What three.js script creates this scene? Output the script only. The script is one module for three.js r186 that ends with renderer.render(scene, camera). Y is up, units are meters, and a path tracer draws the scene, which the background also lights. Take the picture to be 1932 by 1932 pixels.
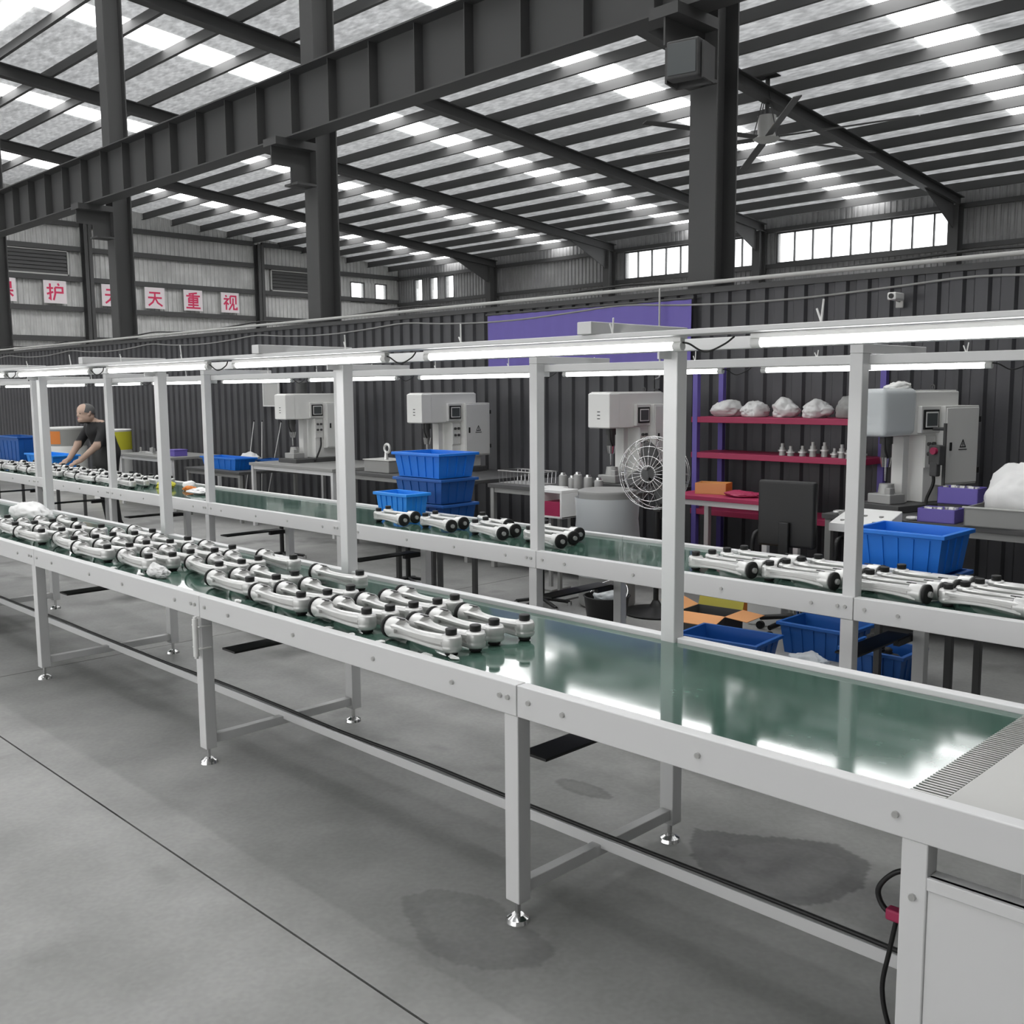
import * as THREE from 'three';
import { RoundedBoxGeometry } from 'three/addons/geometries/RoundedBoxGeometry.js';
import { mergeGeometries, mergeVertices } from 'three/addons/utils/BufferGeometryUtils.js';
import { MarchingCubes } from 'three/addons/objects/MarchingCubes.js';
import { RectAreaLightUniformsLib } from 'three/addons/lights/RectAreaLightUniformsLib.js';

// ------------------------------------------------------------------ camera, sky, exposure
const scene = new THREE.Scene();
const camera = new THREE.PerspectiveCamera(53.755, 1, 0.05, 400);
camera.position.set(0, 1.67, 0);
camera.rotation.order = 'YXZ';
camera.rotation.set(-6.855 * Math.PI / 180, 45.113 * Math.PI / 180, -0.416 * Math.PI / 180);
scene.background = new THREE.Color().setRGB(0.96, 0.98, 1.0);
scene.backgroundIntensity = 2.2;                      // overcast daylight outside
const renderer = new THREE.WebGLRenderer();
renderer.toneMapping = THREE.LinearToneMapping;
renderer.toneMappingExposure = 1.92;
renderer.shadowMap.enabled = true;
RectAreaLightUniformsLib.init();
const SKYLIGHT = 1.5, SKYGLOW = 2.4;                  // daylight through the roof lights
const WINDOW = 1.05;                                   // daylight through the glazed camera side wall
const TUBE = 9, TUBEGLOW = 5;                         // fluorescent tubes over the two lines

// ------------------------------------------------------------------ helpers
let seed = 12345;
const rnd = () => { seed = (seed * 1664525 + 1013904223) >>> 0; return seed / 4294967296; };
const jit = (a) => (rnd() * 2 - 1) * a;
const V = (x, y, z) => new THREE.Vector3(x, y, z);
const R = (d) => d * Math.PI / 180;
function norm(g) { const q = g.index ? g.toNonIndexed() : g; for (const k of Object.keys(q.attributes)) if (!['position', 'normal', 'uv'].includes(k)) q.deleteAttribute(k); return q; }
const merge = (list) => (list.length === 1 ? list[0] : mergeGeometries(list.map(norm)));
function box(w, h, d, x = 0, y = 0, z = 0) { return new THREE.BoxGeometry(w, h, d).translate(x, y, z); }
function span(x0, x1, y0, y1, z0, z1) { return box(Math.abs(x1 - x0), Math.abs(y1 - y0), Math.abs(z1 - z0), (x0 + x1) / 2, (y0 + y1) / 2, (z0 + z1) / 2); }
function rbox(w, h, d, x = 0, y = 0, z = 0, r = 0.004, s = 1) { return new RoundedBoxGeometry(w, h, d, s, Math.min(r, w / 2.1, h / 2.1, d / 2.1)).translate(x, y, z); }
function rspan(x0, x1, y0, y1, z0, z1, r = 0.004) { return rbox(Math.abs(x1 - x0), Math.abs(y1 - y0), Math.abs(z1 - z0), (x0 + x1) / 2, (y0 + y1) / 2, (z0 + z1) / 2, r); }
function cyl(r0, r1, h, x = 0, y = 0, z = 0, axis = 'y', seg = 16, open = false) {
  const g = new THREE.CylinderGeometry(r0, r1, h, seg, 1, open);
  if (axis === 'x') g.rotateZ(Math.PI / 2); if (axis === 'z') g.rotateX(Math.PI / 2);
  return g.translate(x, y, z);
}
function tube(pts, r, seg = 24, rs = 6) { return new THREE.TubeGeometry(new THREE.CatmullRomCurve3(pts.map((p) => V(...p))), seg, r, rs, false); }
function bar(a, b, r, seg = 8) { const A = V(...a), B = V(...b), d = B.clone().sub(A); const g = new THREE.CylinderGeometry(r, r, d.length(), seg); g.applyQuaternion(new THREE.Quaternion().setFromUnitVectors(V(0, 1, 0), d.normalize())); return g.translate((a[0] + b[0]) / 2, (a[1] + b[1]) / 2, (a[2] + b[2]) / 2); }
function lathe(pts, seg = 20) { return new THREE.LatheGeometry(pts.map(([x, y]) => new THREE.Vector2(x, y)), seg); }
function boxUV(g) {                                     // uv in metres, by the way each face points
  const q = g.index ? g.toNonIndexed() : g, p = q.attributes.position, n = q.attributes.normal, uv = new Float32Array(p.count * 2);
  for (let i = 0; i < p.count; i++) {
    const ax = Math.abs(n.getX(i)), ay = Math.abs(n.getY(i)), az = Math.abs(n.getZ(i));
    const [u, v] = ay >= ax && ay >= az ? [p.getX(i), p.getZ(i)] : ax >= az ? [p.getZ(i), p.getY(i)] : [p.getX(i), p.getY(i)];
    uv[2 * i] = u; uv[2 * i + 1] = v;
  }
  q.setAttribute('uv', new THREE.BufferAttribute(uv, 2)); return q;
}
const taken = new Map();
function numbered(n) { const k = taken.get(n) || 0; taken.set(n, k + 1); return k ? n + '_' + String(k).padStart(3, '0') : n; }
function mesh(geo, mat) { const m = new THREE.Mesh(mat.map || mat.bumpMap ? boxUV(geo) : geo, mat); m.castShadow = m.receiveShadow = true; return m; }
function part(parent, name, geo, mat, label) { const m = mesh(Array.isArray(geo) ? merge(geo) : geo, mat); m.name = name; if (label) m.userData.label = label; parent.add(m); return m; }
function tag(o, label, category, group, kind) { o.userData.label = label; o.userData.category = category; if (group) o.userData.group = group; if (kind) o.userData.kind = kind; return o; }
function thing(name, label, category, pos = [0, 0, 0], turn = 0, group) { const o = new THREE.Group(); o.name = numbered(name); o.position.set(...pos); o.rotation.y = turn; scene.add(o); return tag(o, label, category, group); }
function struct(name, label, category, pos) { const o = thing(name, label, category, pos); o.userData.kind = 'structure'; return o; }
function copy(src, label, pos, turn = 0) { const c = src.clone(); c.name = numbered(src.name.replace(/_\d{3}$/, '')); c.position.set(...pos); c.rotation.set(0, turn, 0); c.userData = { ...src.userData, label }; scene.add(c); return c; }
const ORD = ['first', 'second', 'third', 'fourth', 'fifth', 'sixth', 'seventh', 'eighth', 'ninth', 'tenth', 'eleventh', 'twelfth', 'thirteenth', 'fourteenth', 'fifteenth', 'sixteenth'];

// ------------------------------------------------------------------ noise textures
function hash(x, y, s) { let h = (x * 374761393 + y * 668265263 + s * 2147483647) | 0; h = Math.imul(h ^ (h >>> 13), 1274126177); return ((h ^ (h >>> 16)) >>> 0) / 4294967296; }
function vnoise(x, y, per, s) { const xi = Math.floor(x), yi = Math.floor(y), fx = x - xi, fy = y - yi, u = fx * fx * (3 - 2 * fx), v = fy * fy * (3 - 2 * fy), w = (a) => ((a % per) + per) % per; const a = hash(w(xi), w(yi), s), b = hash(w(xi + 1), w(yi), s), c = hash(w(xi), w(yi + 1), s), d = hash(w(xi + 1), w(yi + 1), s); return a + (b - a) * u + (c - a) * v + (a - b - c + d) * u * v; }
function fbm(x, y, per, s, oct = 4) { let t = 0, a = 0.5, n = 0; for (let o = 0; o < oct; o++) { t += a * vnoise(x * (1 << o), y * (1 << o), per * (1 << o), s + o); n += a; a *= 0.55; } return t / n; }
function tex(size, metres, f, srgb = true) {             // f(u, v) in 0..1 gives [r, g, b] in 0..255
  const d = new Uint8Array(size * size * 4);
  for (let j = 0; j < size; j++) for (let i = 0; i < size; i++) { const c = f(i / size, j / size); d.set([...c.map((v) => Math.max(0, Math.min(255, v))), 255], (j * size + i) * 4); }
  const t = new THREE.DataTexture(d, size, size); t.wrapS = t.wrapT = THREE.RepeatWrapping; t.magFilter = THREE.LinearFilter; t.minFilter = THREE.LinearMipmapLinearFilter; t.generateMipmaps = true;
  if (srgb) t.colorSpace = THREE.SRGBColorSpace; t.repeat.set(1 / metres, 1 / metres); t.needsUpdate = true; return t;
}
const grey = (v) => [v, v, v];
const floorMap = tex(1024, 12, (u, v) => {
  const x = u * 12, z = v * 12;                           // metres within the 12 m tile
  const big = fbm(u * 6, v * 6, 6, 3, 5), mid = fbm(u * 40, v * 40, 40, 9, 3), fine = hash(Math.floor(u * 1024), Math.floor(v * 1024), 5);
  let g = 136 + (big - 0.5) * 70 + (mid - 0.5) * 34 + (fine - 0.5) * 9;
  const st = fbm(u * 24, v * 24, 24, 21, 4); if (st > 0.62) g -= (st - 0.62) * 190;
  const wet = (cx, cz, rx, rz, dark) => { const e = Math.hypot((x - cx) / rx, (z - cz) / rz) + (fbm(u * 50, v * 50, 50, 33, 3) - 0.5) * 0.7; if (e < 1) g -= dark * (e > 0.72 ? 1 : 0.75); };
  wet(12 - 1.75, 12 - 3.05, 0.33, 0.26, 34); wet(12 - 2.72, 12 - 3.1, 0.16, 0.06, 26); wet(12 - 2.25, 12 - 2.02, 0.3, 0.16, 16);
  return [g * 1.0, g * 1.0, g * 0.985];
});
const sheetMap = tex(512, 3, (u, v) => { const g = 205 + (fbm(u * 5, v * 5, 5, 41, 4) - 0.5) * 60 + (fbm(u * 60, v * 6, 60, 44, 2) - 0.5) * 26; return grey(g); });
const foilMap = tex(512, 2, (u, v) => { const g = 214 + (fbm(u * 12, v * 30, 12, 61, 3) - 0.5) * 70 + (hash(Math.floor(u * 512), Math.floor(v * 512), 7) - 0.5) * 16; return grey(g); });
const beltMap = tex(512, 2, (u, v) => { const n = (fbm(u * 8, v * 8, 8, 51, 4) - 0.5) * 26, s = fbm(u * 90, v * 90, 90, 57, 2) > 0.84 ? 12 : 0; return [66 + n + s, 94 + n + s, 83 + n + s]; });
const beltRough = tex(512, 2, (u, v) => grey(9 + fbm(u * 9, v * 9, 9, 71, 4) * 24), false);

// ------------------------------------------------------------------ materials
const M = {};
function mat(k, hex, rough = 0.6, metal = 0, extra = {}) { return (M[k] = new THREE.MeshStandardMaterial({ color: hex, roughness: rough, metalness: metal, ...extra })); }
mat('floor', 0xffffff, 0.55, 0, { map: floorMap });
mat('joint', 0x2c2c2c, 0.95);
mat('rail', 0xd2d2d2, 0.38);
mat('alloy', 0xc6c6c4, 0.3, 0.75);
mat('chrome', 0xd8d8d8, 0.18, 1);
M.belt = new THREE.MeshPhysicalMaterial({ color: 0xffffff, roughness: 1, map: beltMap, roughnessMap: beltRough, ior: 1.8 });
mat('cast', 0xcfcfcd, 0.34, 0.5);
mat('castDark', 0xa9a9a7, 0.45, 0.35);
mat('black', 0x161616, 0.5);
mat('rubber', 0x101010, 0.75);
mat('steelDark', 0x4a4a4a, 0.65);
mat('purlin', 0x4e4e4e, 0.65);
M.roofSheet = new THREE.MeshPhysicalMaterial({ color: 0xffffff, roughness: 1, transmission: 0.46, thickness: 0, map: foilMap });   // thin blanket lined sheet that lets some daylight through
mat('wallSheet', 0xf4f4f2, 0.55, 0, { map: sheetMap });
mat('backSheet', 0xb4b4b4, 0.55, 0, { map: sheetMap });
mat('partition', 0x58585c, 0.5, 0, { map: sheetMap });
mat('shell', 0x8a8a88, 0.8);
M.skylight = new THREE.MeshStandardMaterial({ color: 0xf2f4f2, roughness: 0.7, emissive: 0xffffff, emissiveIntensity: SKYGLOW });
M.frosted = new THREE.MeshStandardMaterial({ color: 0xf0f2f2, roughness: 0.8, emissive: 0xffffff, emissiveIntensity: 1.05 });   // daylit frosted window glass
M.tubeGlow = new THREE.MeshStandardMaterial({ color: 0xffffff, roughness: 0.5, emissive: 0xffffff, emissiveIntensity: TUBEGLOW });
M.pane = new THREE.MeshPhysicalMaterial({ color: 0xffffff, roughness: 0.05, transmission: 1, thickness: 0, ior: 1.45 });
mat('white', 0xe4e4e2, 0.4);
mat('machine', 0xe6e6e3, 0.4);
mat('machineSide', 0xdcdcd9, 0.45);
mat('screen', 0x55595a, 0.25);
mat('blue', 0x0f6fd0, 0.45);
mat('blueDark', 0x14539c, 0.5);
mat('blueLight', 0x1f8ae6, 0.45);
mat('red', 0xa22a52, 0.5);
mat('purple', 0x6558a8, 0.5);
mat('card', 0xd89a66, 0.85);
mat('cardInner', 0xa9a044, 0.85);
mat('yellow', 0xc8c436, 0.6);
mat('orange', 0xd07a30, 0.65);
mat('skin', 0xa88f80, 0.6);
mat('paleBox', 0xb9b9b6, 0.7);
mat('tray', 0x8c8c8a, 0.6);
mat('bag', 0xd9d9d8, 0.35);
M.clear = new THREE.MeshPhysicalMaterial({ color: 0xe8ecee, roughness: 0.35, transmission: 0.55, thickness: 0, ior: 1.4 });

// ------------------------------------------------------------------ hall geometry (metres)
const FRAMES = [-38.5, -31.95, -25.4, -18.85, -12.3, -5.75, 0.8, 4.6];   // steel frames along the hall
const ZB = -31, ZR = 4, ZF = 12, XL = -38.7, XR = 4.8;
const roofY = (z) => (z <= ZR ? 10.27 + 0.09 * z : 10.27 + 0.09 * ZR - 0.09 * (z - ZR));
const COLZ = -8.5;

// floor: concrete slabs with open joints
{
  const f = struct('floor', 'grey stained concrete floor slabs with dark joints', 'floor');
  part(f, 'sub_base', span(XL - 0.3, XR + 0.3, -0.32, -0.14, ZB - 0.3, ZF + 0.3), M.joint);
  const zs = [ZB - 0.2, -25.6, -19.6, -13.6, -7.6, -1.6, 4.4, ZF + 0.2], xs = [XL - 0.2, -30.3, -22.3, -14.3, -6.3, 1.7, XR + 0.2];
  for (let j = 0; j + 1 < zs.length; j++) for (let i = 0; i + 1 < xs.length; i++) part(f, 'slab', span(xs[i] + 0.004, xs[i + 1] - 0.004, -0.14, 0, zs[j] + 0.004, zs[j + 1] - 0.004), M.floor);
}
// profiled steel sheet: closed corrugated profile, width along x, height along y
function corrugated(w, h, pitch = 0.19, depth = 0.03, t = 0.004) {
  const pr = [], n = Math.round(w / pitch), p = w / n;
  for (let i = 0; i < n; i++) pr.push([i * p, 0], [i * p + p * 0.5, 0], [i * p + p * 0.6, depth], [i * p + p * 0.9, depth]);
  pr.push([w, 0]);
  const s = new THREE.Shape(); pr.forEach(([x, y], i) => (i ? s.lineTo(x, y) : s.moveTo(x, y))); for (const [x, y] of pr.slice().reverse()) s.lineTo(x, y - t);
  return new THREE.ExtrudeGeometry(s, { depth: h, bevelEnabled: false }).rotateX(-Math.PI / 2);   // profile in x/z (towards -z), rises along +y
}

// ceiling: roof sheets, roof lights, purlins
const skyStrips = [];
{
  const c = struct('ceiling', 'pitched steel roof of pale sheets, dark purlins and bright roof lights', 'roof');
  const purl = [];
  const slopes = [[ZB - 0.2, ZR], [ZR, ZF + 0.2]];
  const slab = (x0, x1, z0, z1, t0, t1) => {               // a sloping plate between two heights above the roof line
    const g = box(x1 - x0, 1, z1 - z0, (x0 + x1) / 2, 0, (z0 + z1) / 2), p = g.attributes.position;
    for (let i = 0; i < p.count; i++) p.setY(i, roofY(p.getZ(i)) + (p.getY(i) > 0 ? t1 : t0));
    g.computeVertexNormals(); return g;
  };
  const strips = FRAMES.slice(0, -2).map((x) => x + 3.75);
  const edges = [XL - 0.3]; for (const s of strips) edges.push(s - 0.52, s + 0.52); edges.push(XR + 0.3);
  for (const [z0, z1] of slopes) for (let i = 0; i < edges.length; i += 2) {
    if (z1 === ZR) { part(c, 'roof_sheet', slab(edges[i], edges[i + 1], z0, -8.45, 0, 0.06), M.roofSheet); part(c, 'roof_sheet', slab(edges[i], edges[i + 1], -7.95, z1, 0, 0.06), M.roofSheet); } else part(c, 'roof_sheet', slab(edges[i], edges[i + 1], z0, z1, 0, 0.06), M.roofSheet);
  }
  for (let z = -30.4; z < ZF; z += 1.2) purl.push(z);
  for (const z of purl) part(c, 'purlin', merge([span(XL, XR, roofY(z) - 0.255, roofY(z) - 0.002, z - 0.006, z + 0.006), span(XL, XR, roofY(z) - 0.255, roofY(z) - 0.243, z, z + 0.075), span(XL, XR, roofY(z) - 0.014, roofY(z) - 0.002, z - 0.075, z)]), M.purlin);
  for (const s of strips) {
    const zs = [ZB - 0.2, ...purl.filter((z) => z > ZB), ZF + 0.2];
    for (let i = 0; i + 1 < zs.length; i++) {
      const a = zs[i], b = zs[i + 1];
      if (a < ZR && b > ZR) { part(c, 'roof_light', slab(s - 0.52, s + 0.52, a, ZR, 0.01, 0.03), M.skylight); part(c, 'roof_light', slab(s - 0.52, s + 0.52, ZR, b, 0.01, 0.03), M.skylight); } else part(c, 'roof_light', slab(s - 0.52, s + 0.52, a, b, 0.01, 0.03), M.skylight);
    }
    for (const [z0, z1] of slopes) {
      const L = new THREE.RectAreaLight(0xffffff, SKYLIGHT, 1.02, Math.hypot(z1 - z0, roofY(z1) - roofY(z0)) - 0.1);
      const zm = (z0 + z1) / 2, th = Math.atan2(roofY(z1) - roofY(z0), z1 - z0);
      L.position.set(s, roofY(zm) - 0.012, zm); L.rotation.set(-Math.PI / 2 - th, 0, 0); scene.add(L); L.name = 'roof_light_daylight';
    }
  }
  // the long roof light above the row of columns
  for (let i = 0; i + 1 < FRAMES.length; i++) part(c, 'roof_light', slab(FRAMES[i] + 0.02, FRAMES[i + 1] - 0.02, -8.45, -7.95, 0.01, 0.03), M.skylight);
}

// walls
{
  const w = struct('wall_left', 'pale corrugated end wall with dark rails and red lettering plates', 'wall');
  part(w, 'backing', merge([span(XL - 0.3, XL - 0.12, -0.1, 10.9, ZB - 0.3, -30.3), span(XL - 0.3, XL - 0.12, -0.1, 10.9, -28.2, ZF + 0.3), span(XL - 0.3, XL - 0.12, -0.1, 10.9, -29.6, -29.0), span(XL - 0.3, XL - 0.12, -0.1, 5.78, -30.3, -28.2), span(XL - 0.3, XL - 0.12, 6.7, 10.9, -30.3, -28.2)]), M.shell);
  for (let z = -28.2; z < 6; z += 1.14) { const g = corrugated(1.14, 10.5).rotateY(-Math.PI / 2); part(w, 'sheet', g.translate(XL - 0.04, 0, z), M.wallSheet); }
  part(w, 'sheet', corrugated(0.7, 10.5).rotateY(-Math.PI / 2).translate(XL - 0.04, 0, -31), M.wallSheet);
  part(w, 'sheet', corrugated(2.1, 5.78).rotateY(-Math.PI / 2).translate(XL - 0.04, 0, -30.3), M.wallSheet);
  part(w, 'sheet', corrugated(2.1, 3.8).rotateY(-Math.PI / 2).translate(XL - 0.04, 6.7, -30.3), M.wallSheet);
  part(w, 'sheet', corrugated(0.6, 0.92).rotateY(-Math.PI / 2).translate(XL - 0.04, 5.78, -29.6), M.wallSheet);
  for (const y of [2.6, 3.7, 4.8, 5.9, 7.0, 7.9]) for (const [a, b] of [[-30.9, -23.55], [-23.15, -16.25], [-15.85, -8.9]]) part(w, 'wall_rail', span(XL + 0.02, XL + 0.14, y - 0.09, y + 0.09, a, b), M.steelDark);
  for (const z of [-23.35, -16.05, -8.7]) part(w, 'wind_post', merge([span(XL + 0.02, XL + 0.36, 0, roofY(z) - 0.29, z - 0.012, z + 0.012), span(XL + 0.34, XL + 0.36, 0, roofY(z) - 0.29, z - 0.15, z + 0.15), span(XL + 0.02, XL + 0.04, 0, roofY(z) - 0.29, z - 0.15, z + 0.15)]), M.steelDark);
}
{
  const w = struct('wall_back', 'grey corrugated long wall below the roof eaves with window bands', 'wall');
  const wins = [[-18.4, -12.42], [-24.95, -19.1], [-37.55, -36.95], [-36.45, -35.85], [-35.4, -34.75]];
  const spans = []; let x = XL - 0.3; for (const [a, b] of wins.slice().sort((p, q) => p[0] - q[0])) { spans.push([x, a]); x = b; } spans.push([x, XR + 0.3]);
  const back = []; for (const [a, b] of spans) back.push(span(a, b, 5.86, 6.88, ZB - 0.3, ZB - 0.12));
  back.push(span(XL - 0.3, XR + 0.3, -0.1, 5.86, ZB - 0.3, ZB - 0.12), span(XL - 0.3, XR + 0.3, 6.88, 7.5, ZB - 0.3, ZB - 0.12)); part(w, 'backing', merge(back), M.shell);
  for (let k = XL; k < XR - 0.5; k += 1.14) { part(w, 'sheet', corrugated(1.14, 5.86).translate(k, 0, ZB - 0.04), M.backSheet); part(w, 'sheet', corrugated(1.14, 0.6).translate(k, 6.88, ZB - 0.04), M.backSheet); }
  for (const [a, b] of spans) if (b - a > 0.2) part(w, 'sheet', corrugated(b - a, 1.02).translate(a, 5.86, ZB - 0.04), M.backSheet);
  for (const y of [3.4, 4.6, 5.78, 6.96]) part(w, 'wall_rail', span(XL, XR, y - 0.07, y + 0.07, ZB + 0.0, ZB + 0.1), M.steelDark);
  wins.forEach(([a, b], i) => {
    const win = struct('window_' + (i + 1), ['long bright band of nine window panes in the grey long wall', 'bright band of window panes partly behind the thick steel column', 'small bright window nearest the corner of the long wall', 'small bright window, middle of three beside the hall corner', 'small bright window farthest from the hall corner in its trio'][i], 'window');
    const n = b - a > 2 ? 9 : 1, p = (b - a) / n;
    part(win, 'frame', merge([span(a, b, 5.86, 5.9, ZB - 0.1, ZB - 0.02), span(a, b, 6.84, 6.88, ZB - 0.1, ZB - 0.02), span(a, a + 0.05, 5.9, 6.84, ZB - 0.1, ZB - 0.02), span(b - 0.05, b, 5.9, 6.84, ZB - 0.1, ZB - 0.02)]), M.steelDark);
    for (let k = 0; k < n; k++) part(win, 'pane', span(a + k * p + 0.02, a + (k + 1) * p - 0.02, 5.9, 6.84, ZB - 0.062, ZB - 0.058), M.pane);
    for (let k = 1; k < n; k++) part(win, 'mullion', span(a + k * p - 0.02, a + k * p + 0.02, 5.9, 6.84, ZB - 0.1, ZB - 0.02), M.steelDark);
  });
  [[-30.3, -29.6], [-29.0, -28.2]].forEach(([a, b], i) => {
    const win = struct('window_' + (6 + i), ['small bright end wall window nearest the hall corner', 'small bright end wall window just behind the sign wall end'][i], 'window');
    part(win, 'frame', merge([span(XL - 0.1, XL - 0.02, 5.78, 5.83, a, b), span(XL - 0.1, XL - 0.02, 6.65, 6.7, a, b), span(XL - 0.1, XL - 0.02, 5.83, 6.65, a, a + 0.05), span(XL - 0.1, XL - 0.02, 5.83, 6.65, b - 0.05, b)]), M.steelDark);
    part(win, 'pane', span(XL - 0.062, XL - 0.058, 5.83, 6.65, a + 0.05, b - 0.05), M.pane);
  });
}
{
  const w = struct('wall_right', 'plain grey end wall beyond the conveyor drive end', 'wall');
  part(w, 'backing', span(XR + 0.1, XR + 0.28, -0.1, 10.9, ZB - 0.3, ZF + 0.3), M.shell);
  const q = struct('wall_front', 'plain grey long wall behind the camera side aisle', 'wall');
  part(q, 'backing', merge([span(XL - 0.3, XR + 0.3, -0.1, 1.2, ZF + 0.1, ZF + 0.28), span(XL - 0.3, XR + 0.3, 4.2, 10.4, ZF + 0.1, ZF + 0.28), span(XR - 0.5, XR + 0.3, 1.2, 4.2, ZF + 0.1, ZF + 0.28), span(XL - 0.3, -36.2, 1.2, 4.2, ZF + 0.1, ZF + 0.28)]), M.shell);
  const gw = struct('window_10', 'long band of frosted window panes in the long wall opposite the partition', 'window');
  for (let x = -36.2; x < XR - 0.6; x += 1.35) { const b = Math.min(x + 1.35, XR - 0.5); part(gw, 'window_pane', span(x + 0.03, b - 0.03, 1.23, 4.17, ZF + 0.17, ZF + 0.19), M.frosted); part(gw, 'mullion', span(x - 0.03, x + 0.03, 1.2, 4.2, ZF + 0.12, ZF + 0.24), M.steelDark); }
  const L = new THREE.RectAreaLight(0xffffff, WINDOW, XR - 0.5 + 36.2, 2.94); L.position.set((XR - 0.5 - 36.2) / 2, 2.7, ZF + 0.1); L.name = 'window_daylight'; scene.add(L);
}
// steel frames: a column, a wall column and a rafter each
function ibeamV(h, w, d, x, y0, z) { return merge([span(x - w / 2, x + w / 2, y0, y0 + h, z - d / 2, z - d / 2 + 0.02), span(x - w / 2, x + w / 2, y0, y0 + h, z + d / 2 - 0.02, z + d / 2), span(x - 0.008, x + 0.008, y0, y0 + h, z - d / 2 + 0.02, z + d / 2 - 0.02)]); }
FRAMES.forEach((x, i) => {
  if (i === 0 || i === FRAMES.length - 1) return;
  const ord = ORD[i - 1];
  const where = { 5: 'thick dark steel column beside the long window band, with a floodlight', 4: 'dark steel column above the stacked blue crates', 3: 'dark steel column hiding part of the red lettering', 2: 'dark steel column at the edge of the first sign plate' }[i] || `dark steel column, ${ord} from the end wall`;
  const col = struct('steel_column', where, 'column');
  part(col, 'shaft', ibeamV(roofY(COLZ) - 0.565, 0.3, 0.36, x, 0, COLZ), M.steelDark);
  part(col, 'corbel', merge([span(x - 0.16, x + 0.16, 4.98, 5.08, COLZ + 0.18, COLZ + 0.82), span(x - 0.01, x + 0.01, 4.5, 4.98, COLZ + 0.18, COLZ + 0.5), span(x - 0.01, x + 0.01, 4.74, 4.98, COLZ + 0.5, COLZ + 0.8), span(x - 0.16, x + 0.16, 4.5, 4.53, COLZ + 0.18, COLZ + 0.5)]), M.steelDark);
  part(col, 'base_plate', span(x - 0.3, x + 0.3, 0, 0.03, COLZ - 0.32, COLZ + 0.32), M.steelDark);
  const wc = struct('wall_column', `dark steel eaves column on the long wall, ${ord} from the end wall`, 'column');
  part(wc, 'shaft', ibeamV(roofY(ZB + 0.3) - 0.57, 0.3, 0.4, x, 0, ZB + 0.34), M.steelDark);
  part(wc, 'haunch', (() => { const s = new THREE.Shape(); s.moveTo(0, 0); s.lineTo(2.2, 0.2); s.lineTo(0, -0.75); const g = new THREE.ExtrudeGeometry(s, { depth: 0.02, bevelEnabled: false }); return g.rotateY(-Math.PI / 2).translate(x + 0.01, roofY(ZB + 0.54) - 0.5, ZB + 0.54); })(), M.steelDark);
  const rf = struct('rafter', `dark sloping steel rafter, ${ord} from the end wall`, 'rafter');
  for (const [z0, z1] of [[ZB + 0.05, ZR], [ZR, ZF]]) {
    const web = (t0, t1, hw) => { const g = box(2 * hw, 1, z1 - z0, x, 0, (z0 + z1) / 2), p = g.attributes.position; for (let k = 0; k < p.count; k++) p.setY(k, roofY(p.getZ(k)) + (p.getY(k) > 0 ? t1 : t0)); g.computeVertexNormals(); return g; };
    part(rf, 'web', web(-0.54, -0.29, 0.008), M.steelDark); part(rf, 'bottom_flange', web(-0.56, -0.54, 0.12), M.steelDark); part(rf, 'top_flange', web(-0.295, -0.272, 0.12), M.steelDark);
  }
});
{ // crane runway beam on the corbels
  const b = struct('crane_beam', 'dark riveted crane runway beam crossing the columns high above the lines', 'beam');
  const z = COLZ + 0.52, x0 = -38.3, x1 = 4.6;
  part(b, 'web', span(x0, x1, 5.1, 5.88, z - 0.008, z + 0.008), M.steelDark);
  part(b, 'bottom_flange', span(x0, x1, 5.08, 5.1, z - 0.15, z + 0.15), M.steelDark);
  part(b, 'top_flange', span(x0, x1, 5.88, 5.9, z - 0.2, z + 0.2), M.steelDark);
  part(b, 'crane_rail', span(x0, x1, 5.9, 5.98, z - 0.04, z + 0.04), M.steelDark);
  for (let x = x0 + 0.5; x < x1; x += 0.86) part(b, 'stiffener', span(x - 0.006, x + 0.006, 5.1, 5.88, z + 0.008, z + 0.14), M.steelDark);
}
{ // partition behind the machines
  const w = struct('wall_partition', 'dark corrugated partition wall behind the drilling machines', 'wall');
  for (let x = -38; x < 4; x += 1.14) {
    part(w, 'sheet', corrugated(1.14, 2.55).translate(x, 0, -8.0), M.partition);
  }
  part(w, 'capping', span(-38, 4.1, 2.55, 2.6, -8.06, -7.97), M.steelDark);
  for (const y of [0.35, 1.35, 2.35]) part(w, 'wall_rail', span(-38, 4.1, y - 0.05, y + 0.05, -8.14, -8.05), M.steelDark);
}

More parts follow.
